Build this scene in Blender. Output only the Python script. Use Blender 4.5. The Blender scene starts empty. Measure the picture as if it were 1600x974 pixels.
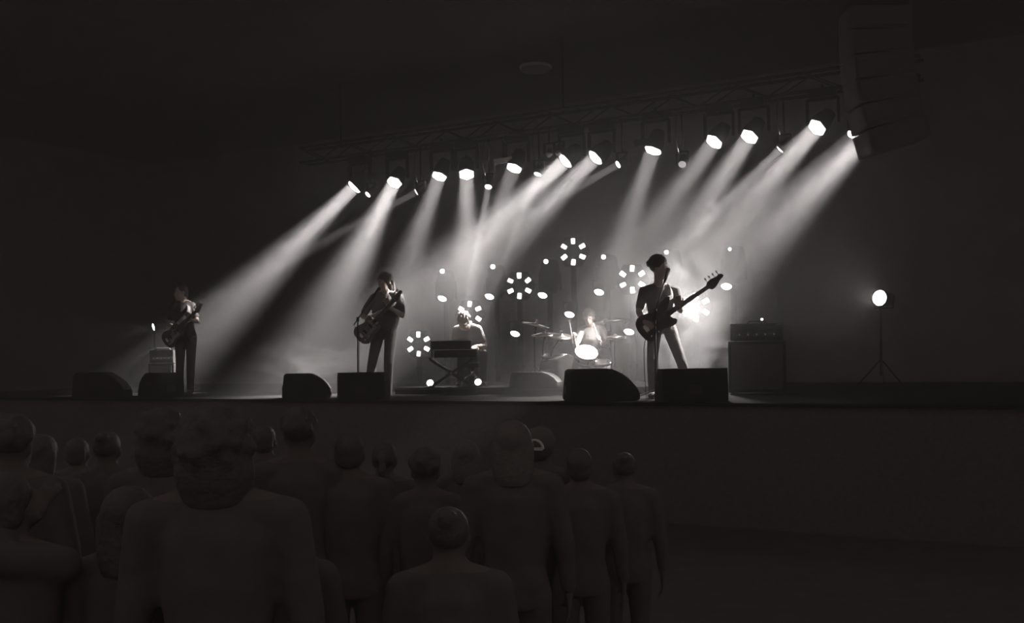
import bpy, bmesh, math, random
from mathutils import Vector, Matrix

# ------------------------------------------------------------------ camera
F, HZ, ROLL = 1634.0, 556.0, math.radians(1.0)
STAGE_Z = 1.35                       # stage floor above the hall floor
ZC = STAGE_Z + 0.55                  # camera height
cR, sR = math.cos(ROLL), math.sin(ROLL)
scene = bpy.context.scene
C = scene.collection
cam_d = bpy.data.cameras.new('camera')
cam_d.sensor_width = 36.0
cam_d.lens = F / 1600.0 * 36.0
cam_d.shift_y = (HZ - 487.0) / 1600.0
cam_d.clip_end = 200
cam = bpy.data.objects.new('camera', cam_d)
C.objects.link(cam)
cam.matrix_world = Matrix(((cR, sR, 0, 0), (0, 0, -1, 0), (-sR, cR, 0, ZC), (0, 0, 0, 1)))
scene.camera = cam

# ------------------------------------------------------------------ world, exposure
AMBIENT = 0.108
w = bpy.data.worlds.new('dark_hall'); scene.world = w; w.use_nodes = True
bg = w.node_tree.nodes['Background']
bg.inputs[0].default_value = (1.0, 0.83, 0.77, 1); bg.inputs[1].default_value = AMBIENT
vs = scene.view_settings
scene.display_settings.display_device = 'sRGB'
vs.view_transform = 'Standard'; vs.look = 'None'; vs.gamma = 1.0; vs.use_curve_mapping = False
vs.exposure = 0.0
cy = scene.cycles
cy.volume_bounces = 0; cy.max_bounces = 5; cy.diffuse_bounces = 2; cy.glossy_bounces = 2
cy.transparent_max_bounces = 12
cy.sample_clamp_indirect = 2.0
try:
    cy.use_denoising = True; cy.denoising_input_passes = 'RGB_ALBEDO'
except Exception:
    pass
LIGHT_COL = (1.0, 0.95, 0.925)
HAZE_HALL, HAZE_G = 0.010, 0.35
HAZE_LOW, HAZE_HIGH = 0.011, 0.037          # density at the stage floor and 2.4 m above it
WASH_W = 5200.0
BEAM_W = 31.0

# the stage stands at 30 degrees to the view: s runs along it, t into it
def st(s, t, z=0.0): return Vector((0.866 * s + 0.5 * t, -0.5 * s + 0.866 * t, z))
def uv(px, py):
    cx, cyy = (px - 800) / F, (HZ - py) / F
    return cx * cR + cyy * sR, cyy * cR - cx * sR
def P(px, py, d):
    u, v = uv(px, py); return Vector((u * d, d, ZC + v * d))
def PT(px, py, t):
    u, v = uv(px, py); return P(px, py, t / (0.866 + 0.5 * u))
def SX(p): return 0.866 * p.x - 0.5 * p.y
YAW = -math.radians(30)
rng = random.Random(7)

# ------------------------------------------------------------------ materials
MATS = {}
def mat(name, col, rough=0.6, metal=0.0, var=0.12, scale=18.0, bump=0.0, emit=0.0, translucent=0.0, spec=0.5):
    if name in MATS: return MATS[name]
    m = bpy.data.materials.new(name); m.use_nodes = True
    nt = m.node_tree; N = nt.nodes; L = nt.links
    b = N['Principled BSDF']
    b.inputs['Roughness'].default_value = rough; b.inputs['Metallic'].default_value = metal
    b.inputs['Specular IOR Level'].default_value = spec
    tc = N.new('ShaderNodeTexCoord'); nz = N.new('ShaderNodeTexNoise')
    nz.inputs['Scale'].default_value = scale; nz.inputs['Detail'].default_value = 3
    L.new(tc.outputs['Object'], nz.inputs['Vector'])
    rp = N.new('ShaderNodeValToRGB')
    lo = [max(0, c * (1 - var)) for c in col]; hi = [min(1, c * (1 + var)) for c in col]
    rp.color_ramp.elements[0].position = 0.3; rp.color_ramp.elements[1].position = 0.7
    rp.color_ramp.elements[0].color = (*lo, 1); rp.color_ramp.elements[1].color = (*hi, 1)
    L.new(nz.outputs['Fac'], rp.inputs['Fac']); L.new(rp.outputs['Color'], b.inputs['Base Color'])
    if bump:
        bp = N.new('ShaderNodeBump'); bp.inputs['Strength'].default_value = bump
        bp.inputs['Distance'].default_value = 0.02
        L.new(nz.outputs['Fac'], bp.inputs['Height']); L.new(bp.outputs['Normal'], b.inputs['Normal'])
    if emit:
        b.inputs['Emission Color'].default_value = (*LIGHT_COL, 1)
        b.inputs['Emission Strength'].default_value = emit
        m.cycles.emission_sampling = 'NONE'
    if translucent:
        tr = N.new('ShaderNodeBsdfTranslucent'); mx = N.new('ShaderNodeMixShader')
        L.new(rp.outputs['Color'], tr.inputs['Color']); mx.inputs[0].default_value = translucent
        L.new(b.outputs[0], mx.inputs[1]); L.new(tr.outputs[0], mx.inputs[2])
        L.new(mx.outputs[0], N['Material Output'].inputs['Surface'])
    MATS[name] = m
    return m
def M(n): return MATS[n]
mat('hall_wall', (0.15, 0.14, 0.135), 0.9, scale=3)
mat('hall_ceiling', (0.055, 0.05, 0.048), 0.9, scale=2)
mat('hall_floor', (0.12, 0.112, 0.108), 0.9, scale=4, spec=0.1)
mat('stage_black', (0.011, 0.0105, 0.010), 0.9, scale=9, bump=0.1, spec=0.05)
mat('skirt', (0.14, 0.13, 0.125), 0.95, scale=25, spec=0.1)
mat('curtain', (0.15, 0.14, 0.135), 0.95, scale=30, bump=0.1, spec=0.1)
mat('black_metal', (0.02, 0.019, 0.018), 0.6, 0.2)
mat('truss_metal', (0.05, 0.048, 0.047), 0.55, 0.5)
mat('chrome', (0.75, 0.74, 0.73), 0.18, 1.0, var=0.03)
mat('grey_plate', (0.55, 0.53, 0.52), 0.5)
mat('lens_white', (0.9, 0.9, 0.9), 0.2, emit=6.0)
mat('lens_soft', (0.9, 0.9, 0.9), 0.2, emit=2.2)
mat('lens_dim', (0.8, 0.8, 0.8), 0.2, emit=0.45)
mat('glass_dark', (0.25, 0.25, 0.25), 0.08, 0.4)
mat('cabinet', (0.02, 0.019, 0.018), 0.85, bump=0.4, scale=120, spec=0.1)
mat('pa_grey', (0.13, 0.12, 0.115), 0.9, scale=40, spec=0.1)
mat('grille', (0.05, 0.048, 0.046), 0.5, 0.4, scale=200, bump=0.5)
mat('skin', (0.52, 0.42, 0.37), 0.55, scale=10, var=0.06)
mat('crowd_skin_shaded', (0.17, 0.15, 0.14), 0.7, scale=10, var=0.06, spec=0.1)  # darker copy of skin: the crowd's shade is put into the colour
mat('hair_dark', (0.055, 0.05, 0.047), 0.5, scale=60, bump=0.4)
mat('hair_brown', (0.13, 0.115, 0.105), 0.45, scale=60, bump=0.4)
mat('hair_fair', (0.42, 0.38, 0.35), 0.5, scale=60, bump=0.4)
mat('shirt_grey', (0.13, 0.125, 0.12), 0.9, scale=12, bump=0.5)
mat('shirt_pale', (0.34, 0.32, 0.31), 0.9, scale=12, bump=0.5)
mat('shirt_black', (0.05, 0.048, 0.046), 0.9, scale=12, bump=0.5)
mat('trousers_dark', (0.07, 0.066, 0.064), 0.9, scale=14, bump=0.5)
mat('trousers_grey', (0.17, 0.16, 0.155), 0.9, scale=14, bump=0.5)
mat('shoe', (0.05, 0.047, 0.045), 0.5)
mat('eye', (0.8, 0.8, 0.8), 0.2)
mat('strap', (0.75, 0.73, 0.71), 0.8, translucent=0.7)  # pale translucent tone stands in for the backlit rim of the shoulder
mat('wood_dark', (0.06, 0.05, 0.045), 0.3, scale=8)
mat('wood_grey', (0.16, 0.14, 0.13), 0.3, scale=8)
mat('fretboard', (0.04, 0.035, 0.032), 0.5)
mat('pickguard', (0.35, 0.34, 0.33), 0.35)
mat('drum_head', (0.86, 0.85, 0.84), 0.5, var=0.03, translucent=0.5)
mat('drum_shell', (0.08, 0.075, 0.072), 0.25, scale=6)
mat('drum_shell_pale', (0.45, 0.43, 0.42), 0.25, scale=6)
mat('cymbal', (0.55, 0.50, 0.46), 0.28, 1.0, scale=40)
mat('white_key', (0.8, 0.79, 0.78), 0.3, var=0.02)
mat('rubber', (0.02, 0.02, 0.02), 0.8)
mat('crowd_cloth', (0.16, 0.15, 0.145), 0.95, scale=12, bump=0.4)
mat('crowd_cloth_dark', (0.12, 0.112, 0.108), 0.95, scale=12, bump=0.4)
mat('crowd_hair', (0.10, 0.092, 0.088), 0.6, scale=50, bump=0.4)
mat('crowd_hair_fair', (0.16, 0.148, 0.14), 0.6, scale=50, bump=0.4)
mat('white_trim', (0.85, 0.84, 0.83), 0.6)
mat('ceiling_fixture', (0.22, 0.21, 0.205), 0.5)

# ------------------------------------------------------------------ mesh helpers
class MB:
    def __init__(s): s.v = []; s.f = []
    def add(s, vs_, fs): o = len(s.v); s.v += [tuple(x) for x in vs_]; s.f += [tuple(i + o for i in f) for f in fs]; return s
    def box(s, c, size, mtx=None):
        c = Vector(c); h = Vector(size) / 2
        vs_ = [Vector((x, y, z)) for x in (-h.x, h.x) for y in (-h.y, h.y) for z in (-h.z, h.z)]
        if mtx: vs_ = [mtx @ q for q in vs_]
        return s.add([c + q for q in vs_], [(0, 1, 3, 2), (4, 6, 7, 5), (0, 4, 5, 1), (2, 3, 7, 6), (0, 2, 6, 4), (1, 5, 7, 3)])
    def loft(s, rings, n=12, cap=True):
        vs_ = []; fs = []
        for c, a, b in rings:
            for i in range(n):
                t = 2 * math.pi * i / n
                vs_.append(c + a * math.cos(t) + b * math.sin(t))
        for k in range(len(rings) - 1):
            for i in range(n):
                j = (i + 1) % n
                fs.append((k * n + i, k * n + j, (k + 1) * n + j, (k + 1) * n + i))
        if cap:
            fs.append(tuple(range(n - 1, -1, -1))); fs.append(tuple((len(rings) - 1) * n + i for i in range(n)))
        return s.add(vs_, fs)
    def tube(s, p0, p1, r0, r1=None, n=10):
        p0, p1 = Vector(p0), Vector(p1); r1 = r0 if r1 is None else r1
        a, b = perp(p1 - p0)
        return s.loft([(p0, a * r0, b * r0), (p1, a * r1, b * r1)], n)
    def path(s, pts, r, n=8):
        pts = [Vector(p) for p in pts]
        rings = []
        for i, p in enumerate(pts):
            d = (pts[min(i + 1, len(pts) - 1)] - pts[max(i - 1, 0)])
            a, b = perp(d); rr = r[i] if isinstance(r, (list, tuple)) else r
            rings.append((p, a * rr, b * rr))
        return s.loft(rings, n)
    def cap(s, p0, r0, p1, r1, n=12):
        p0, p1 = Vector(p0), Vector(p1); d = p1 - p0
        if d.length < 1e-6: d = Vector((0, 0, 1e-4))
        dn = d.normalized(); a, b = perp(d); rings = []
        for k in (-0.98, -0.8, -0.45, 0):
            q = math.sqrt(1 - k * k); rings.append((p0 + dn * r0 * k, a * r0 * q, b * r0 * q))
        for k in (0, 0.45, 0.8, 0.98):
            q = math.sqrt(1 - k * k); rings.append((p1 + dn * r1 * k, a * r1 * q, b * r1 * q))
        return s.loft(rings, n)
    def ell(s, c, ax, ay, az, n=16, m=9):
        rings = []
        for i in range(m):
            t = math.pi * (i + 0.5) / m - math.pi / 2
            q = math.cos(t); rings.append((Vector(c) + az * math.sin(t), ax * q, ay * q))
        return s.loft(rings, n)
    def lathe(s, prof, n=24, mtx=None):
        mtx = mtx or Matrix()
        vs_ = []; fs = []
        for r, z in prof:
            for i in range(n):
                t = 2 * math.pi * i / n; vs_.append(mtx @ Vector((r * math.cos(t), r * math.sin(t), z)))
        for k in range(len(prof) - 1):
            for i in range(n):
                j = (i + 1) % n; fs.append((k * n + i, k * n + j, (k + 1) * n + j, (k + 1) * n + i))
        fs.append(tuple(range(n - 1, -1, -1))); fs.append(tuple((len(prof) - 1) * n + i for i in range(n)))
        return s.add(vs_, fs)
    def prism(s, outline, z0, z1, mtx=None):
        mtx = mtx or Matrix(); n = len(outline)
        vs_ = [mtx @ Vector((x, y, z0)) for x, y in outline] + [mtx @ Vector((x, y, z1)) for x, y in outline]
        fs = [tuple(range(n - 1, -1, -1)), tuple(range(n, 2 * n))] + [(i, (i + 1) % n, n + (i + 1) % n, n + i) for i in range(n)]
        return s.add(vs_, fs)
    def torus(s, R, r, mtx=None, n=28, m=8, a0=0, a1=2 * math.pi):
        mtx = mtx or Matrix(); full = abs(a1 - a0) > 6.28
        pts = []
        k = n if full else n + 1
        for i in range(k):
            t = a0 + (a1 - a0) * i / n
            for j in range(m):
                q = 2 * math.pi * j / m
                pts.append(mtx @ Vector(((R + r * math.cos(q)) * math.cos(t), (R + r * math.cos(q)) * math.sin(t), r * math.sin(q))))
        fs = []
        for i in range(n):
            i2 = (i + 1) % k
            for j in range(m):
                j2 = (j + 1) % m; fs.append((i * m + j, i2 * m + j, i2 * m + j2, i * m + j2))
        return s.add(pts, fs)
    def mesh(s, name, smooth=False):
        me = bpy.data.meshes.new(name); me.from_pydata(s.v, [], s.f); me.validate()
        bm = bmesh.new(); bm.from_mesh(me); bmesh.ops.recalc_face_normals(bm, faces=bm.faces); bm.to_mesh(me); bm.free()
        if smooth: me.polygons.foreach_set('use_smooth', [True] * len(me.polygons))
        return me
def perp(d):
    d = d.normalized(); h = Vector((0, 0, 1)) if abs(d.z) < 0.9 else Vector((1, 0, 0))
    a = d.cross(h).normalized(); return a, d.cross(a).normalized()
def basis(zdir, up=(0, 0, 1)):
    z = Vector(zdir).normalized(); up = Vector(up)
    x = up.cross(z)
    if x.length < 1e-4: x = Vector((1, 0, 0))
    x.normalize(); y = z.cross(x)
    return Matrix((x, y, z)).transposed().to_4x4()
MESH_ALT = {}
def link(name, me, m, parent=None, loc=None, mtx=None):
    o = bpy.data.objects.new(name, me); C.objects.link(o)
    if m is not None:
        mm = M(m) if isinstance(m, str) else m
        if len(me.materials) == 0: me.materials.append(mm)
        elif me.materials[0] != mm:
            key = (me.name, mm.name)
            if key not in MESH_ALT:
                c = me.copy(); c.materials.clear(); c.materials.append(mm); MESH_ALT[key] = c
            o.data = MESH_ALT[key]
    if mtx is not None: o.matrix_local = mtx
    if loc is not None: o.location = loc
    if parent is not None: o.parent = parent
    return o
def part(name, mb, m, parent, smooth=False, loc=None, mtx=None):
    return link(name, mb.mesh(name, smooth) if isinstance(mb, MB) else mb, m, parent, loc, mtx)
def tag(o, label, cat, group=None, kind=None):
    o['label'] = label; o['category'] = cat
    if group: o['group'] = group
    if kind: o['kind'] = kind
    return o
def thing(name, label, cat, loc=(0, 0, 0), rz=0.0, group=None):
    o = bpy.data.objects.new(name, None); C.objects.link(o); o.location = loc; o.rotation_euler = (0, 0, rz)
    o.empty_display_size = 0.1
    return tag(o, label, cat, group)
def struct(name, mb, m, label=None, smooth=False):
    o = part(name, mb, m, None, smooth); o['kind'] = 'structure'
    if label: o['label'] = label
    return o
def copy_tree(o, parent=None):
    c = o.copy(); C.objects.link(c); c.parent = parent
    for ch in list(o.children): copy_tree(ch, c)
    return c
def spot(parent_name, loc, direction, power, size_deg, blend=0.7, radius=0.1, parent=None):
    l = bpy.data.lights.new(parent_name + '_light', 'SPOT'); l.energy = power; l.color = LIGHT_COL
    l.spot_size = math.radians(size_deg); l.spot_blend = blend; l.shadow_soft_size = radius
    o = bpy.data.objects.new(parent_name + '_light', l); C.objects.link(o)
    d = Vector(direction).normalized()
    o.rotation_euler = (-d).to_track_quat('Z', 'Y').to_euler(); o.location = loc
    o['kind'] = 'helper'
    if parent is not None:
        o.location = Vector(loc) - parent.location; o.parent = parent
    return o
def beam(parent_name, loc, direction, power, spread_deg, diam, parent):
    l = bpy.data.lights.new(parent_name + '_light', 'AREA'); l.energy = power; l.color = LIGHT_COL
    l.shape = 'DISK'; l.size = diam; l.spread = math.radians(spread_deg)
    o = bpy.data.objects.new(parent_name + '_light', l); C.objects.link(o)
    o.rotation_euler = (-Vector(direction)).to_track_quat('Z', 'Y').to_euler()
    o['kind'] = 'helper'; o.location = Vector(loc) - parent.location; o.parent = parent
    return o
def smooth_closed(pts, k=5):
    out = []; n = len(pts)
    for i in range(n):
        p0, p1, p2, p3 = [pts[(i + j) % n] for j in (-1, 0, 1, 2)]
        for q in range(k):
            t = q / k
            out.append(tuple(0.5 * ((2 * p1[a]) + (-p0[a] + p2[a]) * t + (2 * p0[a] - 5 * p1[a] + 4 * p2[a] - p3[a]) * t * t
                                    + (-p0[a] + 3 * p1[a] - 3 * p2[a] + p3[a]) * t ** 3) for a in (0, 1)))
    return out
def remesh(mb, name, voxel, smooth_it=3, factor=0.5):
    """union of the overlapping shapes in mb as one continuous skin"""
    me = bpy.data.meshes.new('raw'); me.from_pydata(mb.v, [], mb.f)
    bm = bmesh.new(); bm.from_mesh(me); bmesh.ops.recalc_face_normals(bm, faces=bm.faces); bm.to_mesh(me); bm.free()
    o = bpy.data.objects.new('raw', me); C.objects.link(o)
    r = o.modifiers.new('r', 'REMESH'); r.mode = 'VOXEL'; r.voxel_size = voxel; r.use_smooth_shade = True
    if smooth_it:
        s = o.modifiers.new('s', 'SMOOTH'); s.iterations = smooth_it; s.factor = factor
    dg = bpy.context.evaluated_depsgraph_get()
    out = bpy.data.meshes.new_from_object(o.evaluated_get(dg), depsgraph=dg); out.name = name
    bpy.data.objects.remove(o); bpy.data.meshes.remove(me)
    out.polygons.foreach_set('use_smooth', [True] * len(out.polygons))
    return out

# ------------------------------------------------------------------ the hall
S0, S1, T0, T1, ZT = -21.0, 5.0, -7.0, 18.6, ZC + 5.0
def slab(s0, s1, t0, t1, z0, z1):
    b = MB(); vs_ = [st(s, t, z) for s in (s0, s1) for t in (t0, t1) for z in (z0, z1)]
    return b.add(vs_, [(0, 1, 3, 2), (4, 6, 7, 5), (0, 4, 5, 1), (2, 3, 7, 6), (0, 2, 6, 4), (1, 5, 7, 3)])
struct('floor', slab(S0, S1, T0, T1, -0.2, 0), 'hall_floor')
struct('wall_back', slab(S0, S1, T1, T1 + 0.2, -0.2, ZT), 'hall_wall')
struct('wall_left', slab(S0 - 0.2, S0, 4.0, T1 + 0.2, -0.2, ZT), 'hall_wall')
struct('ceiling', slab(S0 - 0.2, S1, 7.0, T1 + 0.2, ZT, ZT + 0.2), 'hall_ceiling')
STF, STB, STL, STR = 10.9, 18.2, -19.5, -0.6
stage = struct('stage_platform', slab(STL, STR, STF + 0.06, STB, 0.0, STAGE_Z - 0.04), 'skirt', 'black raised concert stage platform')
part('stage_deck', slab(STL, STR, STF, STB, STAGE_Z - 0.04, STAGE_Z), 'stage_black', stage)
# pleated backdrop
def drape(s0, s1, t, z0, z1, fold=0.17, amp=0.05, th=0.02):
    b = MB(); n = int((s1 - s0) / 0.03); pts = []
    r2 = random.Random(3)
    ph = 0
    for i in range(n + 1):
        s = s0 + (s1 - s0) * i / n; ph += 2 * math.pi * 0.03 / fold * (0.7 + 0.6 * r2.random())
        pts.append((s, t + amp * math.sin(ph) + 0.02 * math.sin(0.37 * ph)))
    vs_ = []
    for s, tt in pts: vs_ += [st(s, tt, z0), st(s, tt, z1), st(s, tt + th, z1), st(s, tt + th, z0)]
    fs = []
    for i in range(n):
        a = 4 * i; c = a + 4
        for j in range(4): fs.append((a + j, c + j, c + (j + 1) % 4, a + (j + 1) % 4))
    fs += [(0, 1, 2, 3), (4 * n + 3, 4 * n + 2, 4 * n + 1, 4 * n)]
    return b.add(vs_, fs)
bd = part('backdrop_curtain', drape(SX(PT(470, 500, 18.2)), SX(PT(1215, 500, 18.2)), 18.2, STAGE_Z, STAGE_Z + 4.1), 'curtain', None, True)
tag(bd, 'tall grey pleated backdrop curtain hanging across the back of the stage', 'curtain')
# round fixture on the ceiling
cf = P(837, 107, (ZT - 0.05 - ZC) / uv(837, 107)[1])
t = thing('ceiling_fixture', 'dim round fixture on the dark ceiling above the stage', 'fixture', (cf.x, cf.y, ZT))
part('dish', MB().lathe([(0.27, 0), (0.27, -0.03), (0.24, -0.09), (0.12, -0.12)], 32), 'ceiling_fixture', t, True)
part('rim', MB().torus(0.26, 0.025, Matrix.Translation((0, 0, -0.03)), 36), 'grey_plate', t, True)

# ------------------------------------------------------------------ truss
LAMP_T = 14.5
def lamp_pos(px, py): return PT(px, py, LAMP_T)
ref = [lamp_pos(x, y) for x, y in ((555, 291), (687, 274), (1021, 233), (1278, 198))]
TRZ = max(p.z for p in ref) + 0.50
tr0, tr1 = SX(lamp_pos(470, 300)), SX(lamp_pos(1440, 180))
truss = thing('lighting_truss', 'long dark box truss carrying the row of stage lamps', 'truss', st(tr0, LAMP_T + 0.12, TRZ), YAW)
TL = tr1 - tr0; G = 0.26
for y in (-G / 2, G / 2):
    for z in (0, G):
        part('chord', MB().tube((0, y, z), (TL, y, z), 0.025, n=8), 'truss_metal', truss, True)
nb = int(TL / 0.5)
dm = MB().tube((0, 0, 0), (TL / nb, 0, G), 0.011, n=6).mesh('brace'); dm2 = MB().tube((0, 0, G), (TL / nb, 0, 0), 0.011, n=6).mesh('brace')
pm = MB().tube((0, -G / 2, 0), (0, G / 2, 0), 0.011, n=6).mesh('strut')
for i in range(nb):
    for y in (-G / 2, G / 2):
        part('brace', dm if i % 2 else dm2, 'truss_metal', truss, loc=(i * TL / nb, y, 0))
    for z in (0, G): part('strut', pm, 'truss_metal', truss, loc=(i * TL / nb, 0, z))
for k in (0.08, 0.5, 0.92):
    part('hanging_chain', MB().tube((TL * k, 0, G), (TL * k, 0, ZT - TRZ), 0.012, n=6), 'black_metal', truss)

# wash lamps with six-sided faces: pixel of the face, image direction of the beam, power, label
HEX = [(0.136 * math.cos(math.pi / 3 * i + math.pi / 6), 0.136 * math.sin(math.pi / 3 * i + math.pi / 6)) for i in range(6)]
HEXr = [(x * 1.12, y * 1.12) for x, y in HEX]
def hexloft(zr):
    b = MB(); n = 6; vs_ = []; fs = []
    for z, k in zr: vs_ += [(x * k, y * k, z) for x, y in HEXr]
    for q in range(len(zr) - 1):
        for i in range(6): fs.append((q * 6 + i, q * 6 + (i + 1) % 6, q * 6 + 6 + (i + 1) % 6, q * 6 + 6 + i))
    fs += [tuple(range(5, -1, -1)), tuple((len(zr) - 1) * 6 + i for i in range(6))]
    return b.add(vs_, fs)
wash_head = hexloft([(-0.30, 0.45), (-0.28, 0.62), (-0.12, 0.9), (0.0, 1.0), (0.012, 1.0)]).mesh('head')
wash_lens = hexloft([(0.008, 0.87), (0.03, 0.85), (0.055, 0.70), (0.07, 0.4)]).mesh('lens')
wash_fin = MB().box((0, 0, -0.2), (0.16, 0.012, 0.14)).mesh('cooling_fin')
def yoke_mesh(w, h, th=0.03):
    return MB().box((-w / 2, 0, -h / 2), (th, 0.06, h)).box((w / 2, 0, -h / 2), (th, 0.06, h)).box((0, 0, 0), (w + th, 0.06, th)).mesh('yoke')
wash_yoke = yoke_mesh(0.42, 0.34)
wash_base = MB().box((0, 0, 0.07), (0.34, 0.2, 0.11)).mesh('base')
def clamp_mb(h): return MB().tube((0, 0, 0.12), (0, 0, h), 0.02, n=8).torus(0.032, 0.012, Matrix.Translation((0, 0, h + 0.03)) @ Matrix.Rotation(math.pi / 2, 4, 'Y'), 14, 6)
def beam_dir(p, px, py, dx, dy, y_end=600.0, t_end=10.6):
    k = (y_end - py) / dy; e = PT(px + dx * k, y_end, t_end)
    return (e - p).normalized()
WASH = [
 (555, 291, -142, 140, 2.0, 600, 12.5, 'leftmost six-sided stage lamp on the truss, throwing the long beam over the far guitarist'),
 (617, 284, -56, 111, 1.25, 600, 12.0, 'second six-sided truss lamp from the far end, beam falling on the long-haired guitarist'),
 (687, 274, -50, 139, 0.6, 600, 13.0, 'third six-sided truss lamp from the far end, slim beam slanting down-left'),
 (729, 271, 1, 125, 0.55, 600, 13.0, 'six-sided truss lamp whose beam drops straight down above the keyboards'),
 (804, 261, -20, 52, 0.35, 600, 13.0, 'six-sided truss lamp below the pale tilted plate, with a faint beam'),
 (885, 250, -96, 86, 2.0, 600, 12.2, 'blazing six-sided truss lamp beside the two small unlit spotlights'),
 (932, 245, -96, 92, 1.15, 600, 12.2, 'six-sided truss lamp right of the blazing one, beam parallel to it'),
 (1021, 233, -47, 138, 0.5, 548, 13.75, 'six-sided truss lamp under the dim tilted plate, aimed at the drums'),
 (1117, 220, -78, 108, 0.45, 600, 12.3, 'dim-beamed six-sided truss lamp fourth from the right end'),
 (1172, 212, -76, 116, 0.6, 600, 12.2, 'six-sided truss lamp above the small light over the bass headstock'),
 (1278, 198, -86, 94, 0.9, 600, 11.7, 'largest and highest six-sided truss lamp near the right end'),
 (1372, 196, -82, 80, 1.1, 600, 11.7, 'rightmost truss lamp hidden behind the hanging loudspeakers'),
]
def wash(px, py, dx, dy, k, ye, te, label):
    p = lamp_pos(px, py); d = beam_dir(p, px, py, dx, dy, ye, te)
    top = Vector((p.x, p.y, TRZ - 0.035 - 0.02)) - d * 0.0
    t = thing('wash_lamp', label, 'stage lamp', p, 0, 'six-sided wash lamps on the truss')
    Rm = basis(d)
    h = part('head', wash_head, 'black_metal', t, mtx=Rm)
    part('lens', wash_lens, 'lens_white', h)
    for i in (-1, 0, 1): part('cooling_fin', wash_fin, 'black_metal', h, loc=(0, 0.05 * i, 0))
    c = -d * 0.12
    yz = Matrix.Translation(c + Vector((0, 0, 0.30))) @ Matrix.Rotation(YAW, 4, 'Z')
    part('yoke', wash_yoke, 'black_metal', t, mtx=yz)
    part('base', wash_base, 'black_metal', t, mtx=yz)
    hh = max(0.14, TRZ - (p.z + c.z + 0.30) - 0.06)
    part('clamp', clamp_mb(hh), 'truss_metal', t, mtx=yz)
    beam('wash_lamp', p + d * 0.08, d, BEAM_W * k, 19 if px == 555 else 22, 0.235, t)
for a in WASH: wash(*a)
# small spotlights hung lower along the truss
sm_head = MB().lathe([(0.03, -0.2), (0.06, -0.19), (0.065, -0.05), (0.075, 0.0), (0.066, 0.002)], 18).mesh('head', True)
sm_lens = MB().lathe([(0.058, 0.0), (0.05, 0.012), (0.02, 0.02)], 18).mesh('lens', True)
sm_yoke = yoke_mesh(0.17, 0.16, 0.014)
SMALL = [
 (575, 304, (240, 600, 16.2), 0.006, 'lens_white', 'small bright spotlight hung beside the leftmost truss lamp'),
 (651, 300, (300, 488, 17.35), 0.09, 'lens_soft', 'small spotlight between the second and third truss lamps'),
 (763, 292, (726, 500, 15.55), 0.11, 'lens_white', 'small spotlight hung on cables right of the straight-down beam'),
 (840, 272, (746, 520, 15.7), 0.08, 'lens_white', 'small spotlight caught in the blazing beam'),
 (966, 257, (614, 462, 14.85), 0.09, 'lens_white', 'small spotlight right of the pair of parallel beams'),
 (1066, 257, (1000, 560, 12.0), 0.0, 'lens_dim', 'small nearly dark spotlight between the dim tilted plate and the dim beam'),
 (1219, 233, (918, 525, 15.7), 0.26, 'lens_white', 'small spotlight below left of the largest truss lamp'),
 (1330, 210, (1040, 450, 12.8), 0.035, 'lens_white', 'small spotlight at the edge of the hanging loudspeakers'),
 (873, 240, (840, 600, 12.0), 0.0, 'glass_dark', 'larger of the two small unlit round spotlights beside the blazing lamp'),
 (858, 242, (830, 600, 12.0), 0.0, 'glass_dark', 'smaller of the two small unlit round spotlights, further left'),
]
for px, py, aim, k, lm, label in SMALL:
    p = PT(px, py, LAMP_T - 0.1); d = (P(*aim) - p).normalized()
    t = thing('small_spotlight', label, 'spotlight', p, 0, 'small spotlights hung from the truss')
    h = part('head', sm_head, 'black_metal', t, mtx=basis(d) @ Matrix.Scale(0.75 if px == 858 else 1, 4))
    part('lens', sm_lens, lm, h)
    c = -d * 0.08
    part('yoke', sm_yoke, 'black_metal', t, mtx=Matrix.Translation(c + Vector((0, 0, 0.14))) @ Matrix.Rotation(YAW, 4, 'Z'))
    hh = max(0.05, TRZ - p.z - c.z - 0.14 - 0.02)
    part('hanging_tube', MB().tube((0, 0, 0), (0, 0.05, hh), 0.014, n=8), 'black_metal', t, loc=c + Vector((0, 0, 0.14)))
    part('safety_cable', MB().path([(-0.06, 0, 0), (-0.10, -0.01, hh * 0.4), (-0.09, 0.02, hh * 0.75), (-0.05, 0.05, hh)], 0.005, 6), 'chrome', t, loc=c + Vector((0, 0, 0.12)))
    if k: beam('small_spotlight', p + d * 0.03, d, BEAM_W * k, 10 if px == 1219 else 6, 0.11, t)
for px, py, wd, m_, label in ((786, 251, 0.30, 'grey_plate', 'pale tilted rectangular plate fixed to the truss'), (1007, 222, 0.32, 'black_metal', 'dim tilted rectangular plate fixed to the truss above the drum lamp')):
    p = PT(px, py, LAMP_T - 0.15)
    t = thing('reflector_plate', label, 'plate', p, 0)
    part('plate', MB().box((0, 0, 0), (wd, 0.02, 0.085), Matrix.Rotation(math.radians(-9), 4, 'Y').to_3x3()), m_, t)
    part('bracket', MB().tube((0, 0.01, 0), (0, 0.2, max(0.05, TRZ - p.z)), 0.012, n=8), 'black_metal', t)

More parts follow.
